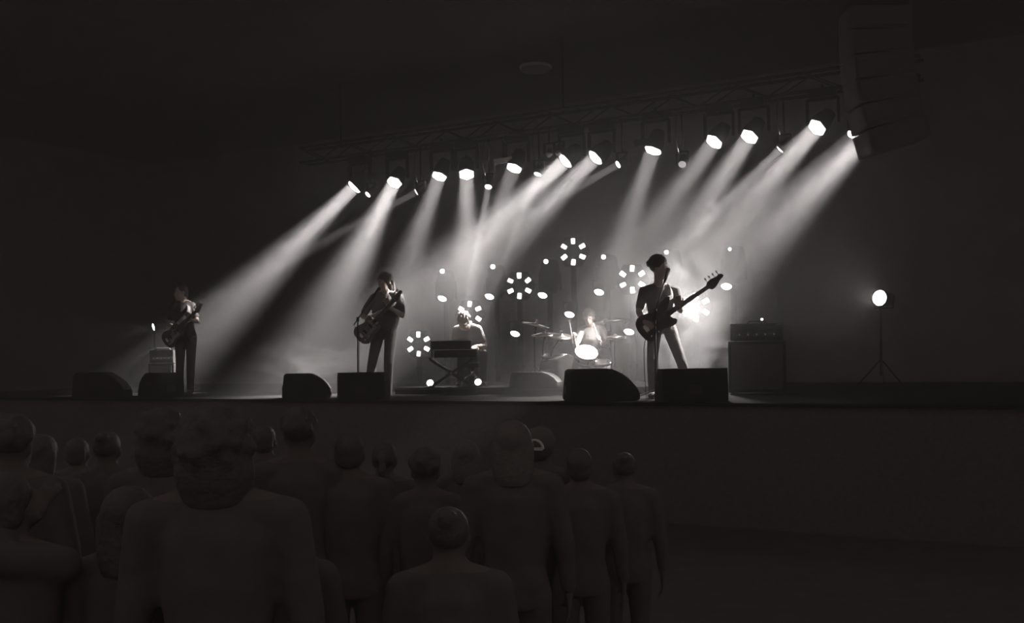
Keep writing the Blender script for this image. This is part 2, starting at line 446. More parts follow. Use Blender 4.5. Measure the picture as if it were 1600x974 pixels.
# ------------------------------------------------------------------ light stands at the back of the stage
def aim_basis(d): return basis(d)
par_can = MB().lathe([(0.05, -0.24), (0.075, -0.22), (0.085, -0.1), (0.10, 0.0), (0.10, 0.03), (0.092, 0.03), (0.088, 0.0)], 22).mesh('can', True)
par_lens = MB().lathe([(0.087, 0.0), (0.075, 0.016), (0.03, 0.026)], 22).mesh('lens', True)
par_yoke = yoke_mesh(0.24, 0.17, 0.012)
ROW_T = 16.3
def stand(px, ytop, label, r=0.045, group='poles of the light rows', t_=None):
    p = PT(px, ytop, t_ or ROW_T)
    t = thing('light_stand', label, 'stand', (p.x, p.y, STAGE_Z), YAW, group)
    h = p.z - STAGE_Z
    part('base_plate', MB().lathe([(0.26, 0), (0.26, 0.012), (0.05, 0.02)], 28), 'black_metal', t)
    part('pole', MB().tube((0, 0, 0.012), (0, 0, h), r, n=14), 'black_metal', t, True)
    part('collar', MB().lathe([(r, 0.3), (r + 0.02, 0.31), (r + 0.02, 0.37), (r, 0.38)], 16), 'black_metal', t, True)
    return p
def par(px, py, label, d=(-0.22, -0.62, -0.72), lens='lens_white', k=0.05, t_=None, pole_px=None, size=40):
    p = PT(px, py, (t_ or ROW_T) - 0.22); d = Vector(d).normalized()
    t = thing('par_can', label, 'stage lamp', p, 0, 'round lamps clamped to the light stands')
    c = part('can', par_can, 'black_metal', t, mtx=basis(d)); part('lens', par_lens, lens, c)
    q = -d * 0.1
    part('yoke', par_yoke, 'black_metal', t, mtx=Matrix.Translation(q + Vector((0, 0.0, 0.13))))
    if pole_px is not None:
        e = PT(pole_px, py, t_ or ROW_T) - p
        part('arm', MB().tube(q + Vector((0, 0, 0.13)), Vector((e.x, e.y, q.z + 0.13)), 0.016, n=8), 'black_metal', t)
    if k: spot('par_can', p + d * 0.05, d, WASH_W * k, size, 0.8, 0.06, t)
    return t
# flower panels: six lamps in a ring on a six-sided plate
fl_plate = MB().prism([(0.29 * math.cos(math.pi / 3 * i), 0.29 * math.sin(math.pi / 3 * i)) for i in range(6)], -0.03, 0.0).mesh('panel')
fl_unit = MB().box((0, 0, 0.03), (0.125, 0.095, 0.06)).mesh('lamp_housing')
fl_face = MB().prism([(0.050, 0.028), (0.042, 0.037), (-0.042, 0.034), (-0.050, 0.026), (-0.050, -0.026), (-0.042, -0.034), (0.042, -0.037), (0.050, -0.028)], 0.058, 0.068).mesh('lamp_face')
fl_hub = MB().lathe([(0.06, 0), (0.06, 0.03), (0.03, 0.045)], 18).mesh('hub', True)
FLOW = [
 (655, 538, 'lowest flower lamp of six glowing cells, beside the end of the keyboards', 0.0006, (3,), 660),
 (735, 491, 'flower lamp of six glowing cells partly hidden behind the keyboard player', 0.0006, (2,), 735),
 (812, 447, 'flower lamp of six glowing cells left of the topmost one', 0.0008, (1,), 815),
 (896, 394, 'topmost flower lamp of six glowing cells above the drums', 0.0008, (1, 0), 899),
 (988, 437, 'flower lamp of six glowing cells between the drummer and the bassist', 0.002, (2,), 990),
 (1087, 480, 'flower lamp of six glowing cells partly hidden behind the bassist', 0.10, (), 1087),
]
for i, (px, py, label, k, dim, pole) in enumerate(FLOW):
    stand(px, py + 14, ['flower', 'flower', 'tall', 'tallest', 'tall', 'flower'][i] + ' lamp pole ' + ['at the low lamp beside the keyboards', 'behind the keyboard player', 'left of the drum kit', 'behind the drummer', 'right of the drummer', 'behind the bassist'][i], 0.05, 'poles of the flower lamps')
    p = PT(px, py, ROW_T - 0.16)
    t = thing('flower_lamp', label, 'stage lamp', p, 0, 'flower lamps behind the band')
    Bm = basis((-0.12, -1, 0.0))
    pl = part('panel', fl_plate, 'black_metal', t, mtx=Bm @ Matrix.Rotation(math.pi / 6, 4, 'Z') @ Matrix.Rotation(math.pi / 6, 4, 'Z'))
    part('hub', fl_hub, 'black_metal', t, mtx=Bm)
    part('bracket', MB().box((0, 0.09, -0.02), (0.06, 0.12, 0.2)), 'black_metal', t)
    for a in range(6):
        m2 = Bm @ Matrix.Rotation(math.pi / 2 + a * math.pi / 3, 4, 'Z') @ Matrix.Translation((0.180, 0, 0)) @ Matrix.Rotation(math.radians(rng.uniform(-9, 9)), 4, 'Z')
        u_ = part('lamp_cell', fl_unit, 'black_metal', t, mtx=m2)
        part('cell_face', fl_face, 'lens_soft' if a in dim else 'lens_white', u_)
    spot('flower_lamp', p + Vector((-0.02, -0.16, 0)), (-0.12 if px < 1080 else -0.4, -1, -0.12), WASH_W * k, 100 if px < 1080 else 70, 0.8, 0.2, t)
for px, py, pole, which in ((805, 521, 815, 'low round lamp on the pole left of the drum kit'), (890, 491, 899, 'round lamp on the pole just above the raised drumstick'), (983, 518, 990, 'round lamp on the pole right of the drummer')):
    par(px, py, which, pole_px=pole, k={805: 0.001, 890: 0.008, 983: 0.012}[px], size=80)
# moving heads on poles with a round lamp beneath
mh_body = smooth_closed([(-0.16, -0.2), (0.16, -0.2), (0.17, 0.05), (0.12, 0.24), (-0.12, 0.24), (-0.17, 0.05)], 4)
mh_head = MB().prism(mh_body, -0.14, 0.14, Matrix.Rotation(math.pi / 2, 4, 'X')).mesh('head')
mh_base = MB().lathe([(0.06, -0.36), (0.12, -0.33), (0.17, -0.25), (0.15, -0.2)], 20).mesh('base', True)
dot = MB().lathe([(0.045, 0), (0.04, 0.012), (0.015, 0.02)], 16).mesh('lens', True)
dot_ring = MB().torus(0.055, 0.012, None, 20, 6).mesh('bezel', True)
ROWA = [
 (691, 424, 691, 466, 'above the keyboard player\'s left', 'left of the keyboard player\'s flower lamp', False),
 (770, 417, 765, 463, 'left of the second flower lamp', 'beside the bare pole left of the flower lamp', True),
 (853, 409, 848, 461, 'between the two upper-left flower lamps', 'below the moving head left of the topmost flower lamp', True),
 (943, 402, 936, 456, 'right of the topmost flower lamp', 'below the moving head right of the topmost flower lamp', True),
 (1041, 395, 1046, 452, 'just above the bassist\'s head', 'behind the bassist\'s shoulder', True),
 (1140, 390, 1135, 447, 'above the bass guitar headstock', 'just right of the bass guitar headstock', True),
]
for x, y, x2, y2, w1, w2, solid in ROWA:
    pole_px = x + 6
    T_ = ROW_T + 0.55
    stand(pole_px, y + 42, 'dark pole carrying the moving head light ' + w1, 0.05, 'poles of the moving head lights', T_)
    p = PT(x, y, T_ - 0.15)
    q = PT(pole_px, y + 20, T_)
    t = thing('moving_head_light', 'black moving head light with a small bright eye ' + w1, 'stage lamp', q, 0, 'moving head lights behind the band')
    part('head', mh_head, 'black_metal', t)
    part('base', mh_base, 'black_metal', t)
    for sg in (-1, 1): part('arm', MB().box((sg * 0.19, 0, -0.13), (0.03, 0.14, 0.34)), 'black_metal', t)
    e = p - q
    part('lens', dot, 'lens_white', t, mtx=Matrix.Translation(e) @ basis((0, -1, -0.05)))
    part('bezel', dot_ring, 'black_metal', t, mtx=Matrix.Translation(e) @ basis((0, -1, -0.05)))
    part('eye_mount', MB().tube(e, e + Vector((0, 0.14, 0)), 0.03, n=10), 'black_metal', t)
    spot('moving_head_light', q + Vector((0.5, 0.866, 0)) * 0.18, (0.5, 0.866, -0.25), WASH_W * (0.0012 if x < 1000 else 0.0001), 115, 0.7, 0.08, t)  # added rear-facing spot: brightens the curtain so the heads read as silhouettes
    par(x2, y2, 'round tilted lamp ' + w2, t_=T_, pole_px=pole_px, k=0.002)

# side lights on stands at both wings
def side_light(px, py, t_, d, k, label, r, size):
    p = PT(px, py, t_); d = Vector(d).normalized()
    t = thing('side_light', label, 'stage lamp', (p.x, p.y, STAGE_Z), 0)
    h = p.z - STAGE_Z
    for a in range(3):
        ang = a * 2.094 + 0.3
        part('leg', MB().tube((0.38 * math.cos(ang), 0.38 * math.sin(ang), 0.012), (0, 0, 0.42), 0.011, n=8), 'black_metal', t)
    part('pole', MB().tube((0, 0, 0.2), (0, 0, h - 0.1), 0.018, n=10), 'black_metal', t, True)
    hd = part('head', par_can, 'black_metal', t, mtx=Matrix.Translation((0, 0, h)) @ basis(d) @ Matrix.Scale(r / 0.087, 4))
    part('lens', par_lens, 'lens_white', hd)
    part('yoke', par_yoke, 'black_metal', t, mtx=Matrix.Translation(Vector((0, 0, h)) - d * 0.1 + Vector((0, 0, -0.13))) @ Matrix.Rotation(math.pi, 4, 'X'))
    l = spot('side_light', Vector((0, 0, h)) + d * 0.06, d, WASH_W * k, size, 0.9, r * 0.7)
    l.parent = t
side_light(1375, 466, 14.6, (-0.72, -0.69, 0.03), 0.006, 'bright lamp on a stand alone in the right-hand wing', 0.105, 75)
side_light(241, 511, 14.6, (-0.75, -0.62, -0.2), 0.003, 'small lamp on a stand at the far end beside the left guitarist', 0.08, 60)

# hanging loudspeakers that cut off the last beam
pa = thing('line_array', 'black column of loudspeakers hanging at the right end of the truss', 'loudspeaker', P(1392, 20, 12.6), 0)
z = 0.0; ang = math.radians(-14)
cab = MB().prism([(-0.36, 0.0), (0.36, 0.0), (0.36, -0.27), (-0.36, -0.27)], -0.25, 0.25, Matrix.Rotation(math.pi / 2, 4, 'X')).mesh('cabinet')
gr_ = MB().box((0, -0.262, -0.135), (0.64, 0.02, 0.22)).mesh('grille')
xx, zz = -0.0, 0.0
anchor = P(1392, 20, 12.6)
edge_bot = P(1353, 246, 12.6) - anchor
ax_dir = (P(1353, 246, 12.6) - P(1338, 196, 12.6)).normalized()   # slope of the column's edge
side_ = Vector((-ax_dir.z, 0, ax_dir.x)) 
if side_.x < 0: side_ = -side_
Rc = Matrix((side_, Vector((0, 1, 0)), -ax_dir)).transposed().to_4x4()
pos = edge_bot + side_ * 0.36; tilt = math.atan2(ax_dir.x, -ax_dir.z)
for i in range(6):
    a_ = tilt * max(0.0, 1 - i * 0.22); dn = Vector((math.sin(a_), 0, -math.cos(a_)))
    pos = pos - dn * 0.28
    c_ = part('cabinet', cab, 'pa_grey', pa, mtx=Matrix.Translation(pos) @ Matrix.Rotation(-a_, 4, 'Y'))
    part('grille', gr_, 'pa_grey', c_)
topc = pos
part('fly_frame', MB().box(topc + Vector((0, 0, 0.05)), (0.7, 0.4, 0.05)), 'truss_metal', pa)
part('hanging_cable', MB().tube(topc + Vector((0, 0, 0.05)), Vector((topc.x, topc.y, ZT - anchor.z)), 0.012, n=6), 'truss_metal', pa)

# ------------------------------------------------------------------ risers, wedges, amplifiers
rs0, rs1 = SX(PT(632, 600, 13.0)), SX(PT(1000, 600, 13.0))
RIS = 0.10; RZ = STAGE_Z + RIS
riser = part('drum_riser', slab(rs0, rs1, 12.75, 15.75, STAGE_Z, RZ), 'stage_black', None)
tag(riser, 'low black riser under the keyboards and the drum kit', 'riser')
part('edge_strip', slab(rs0, rs1, 12.735, 12.75, RZ - 0.03, RZ + 0.004), 'truss_metal', riser)
def floor_at(px, d, z=STAGE_Z):
    u, v = uv(px, 600); return Vector((u * d, d, z))
def wedge(px, d, rz, w_, dp, h, label, z=STAGE_Z, curved=True):
    """stage monitor: profile in local y-z, width along local x; the grille slopes towards -y before turning"""
    t = thing('monitor_wedge', label, 'loudspeaker', floor_at(px, d, z), rz, 'wedge monitors on the stage')
    prof = [(dp * 0.5, 0.03), (dp * 0.5 - 0.03, h * 0.92), (dp * 0.42, h)]
    n = 7; top = (-dp * 0.06, h); bot = (-dp * 0.5, h * 0.24)
    for i in range(n + 1):
        k = i / n; x = top[0] + (bot[0] - top[0]) * k; zz = top[1] + (bot[1] - top[1]) * k
        bul = 0.045 * math.sin(math.pi * k) if curved else 0
        prof.append((x - bul * 0.7, zz + bul * 0.7))
    prof += [(-dp * 0.5, 0.03), (-dp * 0.46, 0.0), (dp * 0.47, 0.0)]
    Rm = Matrix(((0, 0, 1, 0), (1, 0, 0, 0), (0, 1, 0, 0), (0, 0, 0, 1)))
    part('cabinet', MB().prism(prof, -w_ / 2, w_ / 2, Rm), 'cabinet', t)
    nrm = Vector((0, bot[1] - top[1], -(bot[0] - top[0]))).normalized()
    if nrm.y > 0: nrm = -nrm
    g = MB(); rows = []
    for i in range(n + 1):
        k = 0.06 + 0.88 * i / n; x = top[0] + (bot[0] - top[0]) * k; zz = top[1] + (bot[1] - top[1]) * k
        bul = 0.045 * math.sin(math.pi * k) if curved else 0
        rows.append((x - bul * 0.7, zz + bul * 0.7))
    out = [(y_ - 0.010, z_ + 0.010) for y_, z_ in rows] + [(y_ + 0.02, z_ - 0.02) for y_, z_ in reversed(rows)]
    part('grille', g.prism(out, -w_ / 2 + 0.03, w_ / 2 - 0.03, Rm), 'grille', t)
    part('handle', MB().box((w_ / 2 + 0.004, dp * 0.1, h * 0.55), (0.012, 0.14, 0.05)), 'rubber', t)
    part('connector_plate', MB().box((0, dp * 0.5 + 0.002, h * 0.35), (0.14, 0.012, 0.1)), 'black_metal', t)
    for sx in (-1, 1): part('rubber_foot', MB().box((sx * (w_ / 2 - 0.06), 0.0, 0.004), (0.05, dp * 0.7, 0.02)), 'rubber', t)
    return t
R90 = math.pi / 2
wedge(938, 12.30, R90 + 0.10, 0.55, 0.82, 0.38, 'large black wedge monitor with a curved grille in front of the drums')
wedge(1079, 11.95, math.pi + 0.05, 0.74, 0.52, 0.37, 'black wedge monitor seen from behind, in front of the bassist\'s legs')
wedge(569, 14.20, math.pi - 0.05, 0.635, 0.5, 0.36, 'black wedge monitor seen from behind, in front of the long-haired guitarist')
wedge(480, 14.9, R90 + 0.15, 0.5, 0.68, 0.35, 'hazy black wedge monitor left of the long-haired guitarist\'s monitor')
wedge(160, 16.4, R90 + 0.1, 0.5, 0.78, 0.40, 'wedge monitor at the far left with one thin lit curved edge')
wedge(252, 16.3, math.pi + 0.9, 0.5, 0.5, 0.38, 'wedge monitor in front of the far guitarist\'s legs, its side facing us pale')
wedge(838, 14.3, R90 - 0.2, 0.5, 0.66, 0.22, 'low dark wedge monitor beside the drum kit', RZ)
def amp(px, d, rz, w_, dp, h, hh, label, z=STAGE_Z):
    t = thing('amplifier', label, 'amplifier', floor_at(px, d, z), rz, 'amplifiers on the stage')
    c_ = part('cabinet', MB().box((0, 0, h / 2 + 0.02), (w_, dp, h)), 'cabinet', t)
    part('grille', MB().box((0, -dp / 2 - 0.004, h / 2 + 0.02), (w_ - 0.08, 0.02, h - 0.08)), 'grille', c_)
    hd = part('amp_head', MB().box((0, 0, h + 0.03 + hh / 2), (w_ * 0.92, dp * 0.8, hh)), 'cabinet', t)
    part('control_panel', MB().box((0, -dp * 0.4 - 0.004, h + 0.03 + hh * 0.35), (w_ * 0.84, 0.012, hh * 0.3)), 'black_metal', hd)
    part('handle', MB().path([(-0.12, 0, h + hh + 0.03), (-0.1, 0, h + hh + 0.06), (0.1, 0, h + hh + 0.06), (0.12, 0, h + hh + 0.03)], 0.012), 'rubber', hd)
    for i in range(5):
        part('knob', MB().lathe([(0.014, 0), (0.012, 0.02)], 10, Matrix.Translation((-w_ * 0.3 + i * w_ * 0.15, -dp * 0.4 - 0.01, h + 0.03 + hh * 0.35)) @ Matrix.Rotation(R90, 4, 'X')), 'chrome', hd)
    for sx in (-1, 1):
        for sy in (-1, 1): part('foot', MB().lathe([(0.03, 0), (0.03, 0.025)], 10, Matrix.Translation((sx * (w_ / 2 - 0.06), sy * (dp / 2 - 0.06), 0))), 'rubber', t)
    return t
a_ = amp(1184, 13.6, -0.25, 0.72, 0.4, 0.66, 0.22, 'dark amplifier stack standing at the right edge of the smoke')
part('glint_disc', MB().lathe([(0.018, 0), (0.012, 0.012)], 10, Matrix.Translation((0.07, -0.18, 0.96)) @ Matrix.Rotation(R90, 4, 'X')), 'lens_soft', a_)  # glowing disc added for the glint on the amp head
amp(256, 17.9, 0.1, 0.42, 0.36, 0.50, 0.22, 'faintly lit small amplifier standing beside the far guitarist')
# lamps on the floor by the keyboards
def floor_lamp(px, py, d, label):
    p = P(px, py, d); t = thing('floor_par', label, 'stage lamp', (p.x, p.y, RZ), 0, 'small round lamps on the riser floor')
    dd = Vector((-0.1, -0.95, 0.28)).normalized()
    h_ = part('can', par_can, 'black_metal', t, mtx=Matrix.Translation((0, 0, 0.075)) @ basis(dd) @ Matrix.Scale(0.6, 4)); part('lens', par_lens, 'lens_soft', h_)
    part('bracket', MB().box((0, 0.04, 0.006), (0.16, 0.1, 0.012)), 'black_metal', t)
floor_lamp(672, 600, 15.15, 'small round floor lamp below the keyboard stand, at its outer end')
floor_lamp(747, 601, 15.15, 'small round floor lamp at the keyboard player\'s feet')

# ------------------------------------------------------------------ people
def ik(a, b, l1, l2, hint):
    d = b - a; L = d.length
    if L > (l1 + l2) * 0.995: b = a + d * ((l1 + l2) * 0.995 / L); d = b - a; L = d.length
    x = (l1 * l1 - l2 * l2 + L * L) / (2 * L); h = math.sqrt(max(0, l1 * l1 - x * x)); n = d / L
    q = hint - a; q = q - n * q.dot(n)
    if q.length < 1e-4: q = Vector((0, 0, -1))
    return a + n * x + q.normalized() * h, b
def hand_shapes(mb, wr, d, n, side, curl, k=1.0, thin=1.0):
    """palm and five fingers; d points to the knuckles, n out of the palm's inside, side = direction towards the thumb"""
    d = d.normalized(); n = (n - d * n.dot(d)).normalized(); s_ = d.cross(n) * side
    for i, (o, l) in enumerate(((0.032, 0.088), (0.011, 0.092), (-0.011, 0.088), (-0.031, 0.08))):
        base = wr + s_ * o * 0.55 * k; kn = wr + d * l * k + s_ * o * k
        mb.cap(base, 0.017 * k, kn, 0.0125 * k, 8)
        p = kn; ang = 0.0
        for j, sl in enumerate((0.042, 0.027, 0.021)):
            sl *= (0.92, 1.0, 0.95, 0.76)[i] * k; ang += curl * (0.9, 1.1, 0.8)[j]
            q = p + (d * math.cos(ang) + n * math.sin(ang)) * sl + s_ * o * 0.12
            mb.cap(p, (0.0105 - 0.001 * j) * k * thin, q, (0.0098 - 0.001 * j) * k * thin, 8); p = q
    p = wr + d * 0.02 * k + s_ * 0.02 * k
    q = p + (s_ * 0.75 + d * 0.55 + n * 0.35).normalized() * 0.045 * k
    mb.cap(p, 0.017 * k, q, 0.013 * k, 8)
    q2 = q + (s_ * 0.35 + d * 0.75 + n * 0.55).normalized() * 0.032 * k; mb.cap(q, 0.0125 * k, q2, 0.0105 * k, 8)
    q3 = q2 + (d * 0.8 + n * 0.6).normalized() * 0.024 * k; mb.cap(q2, 0.0105 * k, q3, 0.009 * k, 8)
def head_shapes(mb, hc, f, up, k):
    f = f.normalized(); up = (up - f * up.dot(f)).normalized(); r = f.cross(up)
    E = lambda c, a, b, cc: mb.ell(hc + (f * c[0] + r * c[1] + up * c[2]) * k, r * a * k, f * b * k, up * cc * k)
    E((-0.008, 0, 0.025), 0.076, 0.094, 0.092)
    E((0.028, 0, -0.040), 0.060, 0.066, 0.078)
    E((0.058, 0, -0.088), 0.030, 0.028, 0.024)
    E((0.075, 0, 0.018), 0.052, 0.018, 0.014)
    E((0.052, 0, -0.015), 0.060, 0.035, 0.03)
    mb.cap(hc + (f * 0.085 + up * 0.012) * k, 0.009 * k, hc + (f * 0.110 - up * 0.030) * k, 0.014 * k, 8)
    for sg in (-1, 1): E((-0.005, sg * 0.078, -0.008), 0.011, 0.02, 0.032)
    E((0.088, 0, -0.056), 0.026, 0.012, 0.008); E((0.086, 0, -0.068), 0.022, 0.012, 0.008)
    return f, up, r
def hair_shapes(mb, hc, f, up, r, kind, k, rn):
    E = lambda c, a, b, cc: mb.ell(hc + (f * c[0] + r * c[1] + up * c[2]) * k, r * a * k, f * b * k, up * cc * k)
    if kind == 'curly':
        E((-0.025, 0, 0.045), 0.092, 0.100, 0.092)
        for _ in range(120):
            th = rn.uniform(0, 6.283); ph = rn.uniform(-0.25, 1.57)
            c = (math.cos(ph) * math.cos(th) * 0.105 - 0.028, math.cos(ph) * math.sin(th) * 0.095, math.sin(ph) * 0.102 + 0.045)
            if c[0] > 0.05 and c[2] < 0.06: continue
            q = rn.uniform(0.014, 0.024); E(c, q, q, q)
    elif kind == 'bob':
        E((-0.02, 0, 0.03), 0.112, 0.118, 0.105); E((-0.045, 0, -0.05), 0.118, 0.085, 0.11); E((-0.04, 0, -0.11), 0.105, 0.075, 0.07)
        for _ in range(60):
            th = rn.uniform(0, 6.283); ph = rn.uniform(-0.6, 1.5)
            q = rn.uniform(0.012, 0.022); E((math.cos(ph) * math.cos(th) * 0.118 - 0.025, math.cos(ph) * math.sin(th) * 0.112, math.sin(ph) * 0.105 + 0.03), q, q, q) if math.cos(th) < 0.4 else None
    elif kind == 'long':
        E((-0.02, 0, 0.035), 0.096, 0.104, 0.097); E((-0.045, 0, -0.05), 0.096, 0.068, 0.12)
        for a in range(9):
            th = -1.25 + a * 2.5 / 8
            x0, y0 = -0.03 - 0.05 * math.cos(th), 0.082 * math.sin(th)
            p = [hc + (f * (x0 - 0.01 * j) + r * y0 * (1 - 0.04 * j) + up * (0.02 - 0.05 * j)) * k for j in range(5)]
            mb.path(p, [0.03 * k, 0.032 * k, 0.03 * k, 0.026 * k, 0.014 * k], 8)
    elif kind == 'tousled':
        E((-0.02, 0, 0.042), 0.088, 0.098, 0.088)
        for _ in range(70):
            th = rn.uniform(0, 6.283); ph = rn.uniform(0.0, 1.5)
            c = (math.cos(ph) * math.cos(th) * 0.1 - 0.02, math.cos(ph) * math.sin(th) * 0.09, math.sin(ph) * 0.092 + 0.042)
            if c[0] > 0.07 and c[2] < 0.05: continue
            q = rn.uniform(0.012, 0.018); E(c, q, q, q * 1.6)
    elif kind == 'bun':
        E((-0.02, 0, 0.035), 0.084, 0.095, 0.09); E((-0.09, 0, 0.09), 0.042, 0.04, 0.04)
    elif kind == 'tail':
        E((-0.02, 0, 0.035), 0.084, 0.095, 0.09)
        mb.path([hc + (f * a + up * b) * k for a, b in ((-0.09, 0.05), (-0.13, 0.03), (-0.145, -0.04), (-0.13, -0.13), (-0.115, -0.22))], [0.02 * k, 0.03 * k, 0.034 * k, 0.028 * k, 0.01 * k], 8)
    else:
        E((-0.018, 0, 0.036), 0.082, 0.094, 0.09); E((-0.05, 0, -0.02), 0.074, 0.05, 0.06)
def person(label, base, j, k=1.0, hair='short', hairmat='hair_dark', shirt='shirt_grey', trousers='trousers_dark', voxel=0.008,
           shirt_drop=0.06, sleeve=0.6, group=None, cat='person', rn=None, hat=None, fit=1.0, skin='skin', hs=1.0):
    """j: joints in world space. Body one continuous mesh; hair and clothes are children."""
    rn = rn or random.Random(5); base = Vector(base)
    L_ = lambda p: Vector(p) - base
    J = {a: ([L_(q) for q in b] if isinstance(b, list) else L_(b)) for a, b in j.items() if a not in ('face', 'up', 'hand', 'toe', 'palm', 'curl', 'thumb')}
    f0, up0 = Vector(j['face']), Vector(j.get('up', (0, 0, 1)))
    t = thing('person', label, cat, base, 0, group)
    lat = (J['S'][1] - J['S'][0]).normalized()
    for i in (0, 1):
        J['E'][i], J['W'][i] = ik(J['S'][i], J['W'][i], 0.29 * k, 0.255 * k, J['E'][i])
        J['K'][i], J['A'][i] = ik(J['H'][i], J['A'][i], 0.43 * k, 0.42 * k, J['K'][i])
    mid = (J['S'][0] + J['S'][1]) / 2
    pel = (J['H'][0] + J['H'][1]) / 2; latp = (J['H'][1] - J['H'][0]).normalized()
    spine = (mid - pel).normalized()
    def ring(c, l_, sp, a, b): 
        l2 = (l_ - sp * l_.dot(sp)).normalized(); return (c, l2 * a * k, sp.cross(l2) * b * k)
    sw = (J['S'][1] - J['S'][0]).length / (2 * k)
    def torso(g, drop, e):
        ch = J['C']; wa = J['Wst']
        rs = [ring(pel - spine * drop * k, latp, spine, 0.150 + e, 0.105 + e), ring(pel + spine * 0.05 * k, latp, spine, 0.158 + e, 0.112 + e),
              ring(wa, (latp + lat).normalized(), spine, 0.135 * fit + e, 0.098 * fit + e),
              ring(ch, lat, spine, 0.160 * fit + e, 0.118 * fit + e),
              ring(mid - spine * 0.04 * k, lat, spine, min(0.17, sw) + e * 0.6, 0.098 + e),
              ring(mid + spine * 0.035 * k, lat, spine, 0.105 + e * 0.5, 0.07 + e * 0.5), ring(mid + spine * 0.07 * k, lat, spine, 0.055, 0.05)]
        g.loft(rs, 20)
    # continuous body
    b = MB(); torso(b, 0.06, -0.008)
    f, up, r = head_shapes(b, J['Hd'], f0, up0, k * hs)
    b.cap(mid + spine * 0.02 * k, 0.066 * k * hs, J['Hd'] - up * 0.05 * k - f * 0.012 * k, 0.058 * k * hs)
    for i in (0, 1): b.cap(mid + spine * 0.075 * k - f * 0.01 * k, 0.048 * k, J['S'][i] + spine * 0.01 * k, 0.05 * k)
    for i in (0, 1):
        b.cap(J['S'][i], 0.054 * k, J['E'][i], 0.038 * k); fa = J['W'][i] - J['E'][i]
        b.cap(J['E'][i], 0.038 * k, J['E'][i] + fa * 0.35, 0.039 * k); b.cap(J['E'][i] + fa * 0.35, 0.039 * k, J['W'][i], 0.026 * k)
        hd = Vector(j['hand'][i]) if 'hand' in j else fa
        pn = Vector(j['palm'][i]) if 'palm' in j else Vector((0, 1, 0))
        hand_shapes(b, J['W'][i], hd, pn, j['thumb'][i] if 'thumb' in j else (1 if i == 0 else -1), j['curl'][i] if 'curl' in j else 0.3, k)
        b.cap(J['H'][i], 0.078 * k, J['K'][i], 0.050 * k); sh = J['A'][i] - J['K'][i]
        b.cap(J['K'][i], 0.050 * k, J['K'][i] + sh * 0.3, 0.052 * k); b.cap(J['K'][i] + sh * 0.3, 0.052 * k, J['A'][i], 0.035 * k)
        td = Vector(j['toe'][i]).normalized()
        b.cap(J['A'][i] + Vector((0, 0, -0.03)) * k, 0.032 * k, J['A'][i] + td * 0.13 * k + Vector((0, 0, -0.05)) * k, 0.026 * k)
    link('body', remesh(b, 'body', voxel), skin, t)
    h = MB(); hair_shapes(h, J['Hd'], f, up, r, hair, k * hs, rn)
    link('hair', remesh(h, 'hair', max(voxel, 0.007), 1), hairmat, t)
    if voxel < 0.01:
        for sg in (-1, 1):
            part('eye', MB().ell(J['Hd'] + (f * 0.080 + r * sg * 0.031 + up * 0.002) * k * hs, r * 0.013 * k, f * 0.012 * k, up * 0.011 * k, 10, 6), 'eye', t, True)
    g = MB(); torso(g, shirt_drop, 0.012)
    for i in (0, 1):
        g.cap(mid + spine * 0.055 * k, 0.058 * k, J['S'][i], 0.062 * k)
        e_ = J['S'][i].lerp(J['E'][i], min(1, sleeve)); g.cap(J['S'][i], 0.064 * k, e_, 0.055 * k)
        if sleeve > 1: g.cap(J['E'][i], 0.054 * k, J['E'][i].lerp(J['W'][i], sleeve - 1), 0.04 * k)
    link('shirt', remesh(g, 'shirt', voxel, 4), shirt, t)
    g = MB(); g.loft([ring(pel - spine * 0.05 * k, latp, spine, 0.155, 0.112), ring(pel + spine * 0.02 * k, latp, spine, 0.163, 0.118), ring(pel + spine * 0.11 * k, latp, spine, 0.148, 0.108)], 18)
    for i in (0, 1):
        sh = J['A'][i] - J['K'][i]
        g.cap(J['H'][i], 0.093 * k, J['K'][i], 0.066 * k); g.cap(J['K'][i], 0.066 * k, J['K'][i] + sh * 0.35, 0.065 * k)
        a2, b2 = perp(sh); p0 = J['K'][i] + sh * 0.3; p1 = J['A'][i] + Vector((0, 0, -0.015))
        g.loft([(p0, a2 * 0.064 * k, b2 * 0.064 * k), (p1, a2 * 0.055 * k, b2 * 0.055 * k)], 14)
    link('trousers', remesh(g, 'trousers', voxel, 4), trousers, t)
    for i in (0, 1):
        td = Vector(j['toe'][i]); td.z = 0; td.normalize(); sd = Vector((-td.y, td.x, 0)); a_ = J['A'][i]; z0 = Vector((0, 0, a_.z - 0.075 * k))
        g = MB(); A2 = Vector((a_.x, a_.y, 0)) + z0; Z = Vector((0, 0, 1))
        prof = [(-0.075, 0.03, 0.045), (-0.06, 0.038, 0.055), (0.0, 0.042, 0.055), (0.07, 0.047, 0.04), (0.13, 0.048, 0.032), (0.17, 0.04, 0.027), (0.195, 0.022, 0.02)]
        g.loft([(A2 + (td * x + Z * hz) * k, sd * wv * k, Z * hz * k) for x, wv, hz in prof], 14)
        g.cap(a_ + Vector((0, 0, 0.01)), 0.046 * k, A2 + Z * 0.05 * k, 0.045 * k)
        link('shoe', remesh(g, 'shoe', max(voxel, 0.008), 2), 'shoe', t)
    if hat: hat(t, J['Hd'], f, up, r, k)
    return t
V = Vector
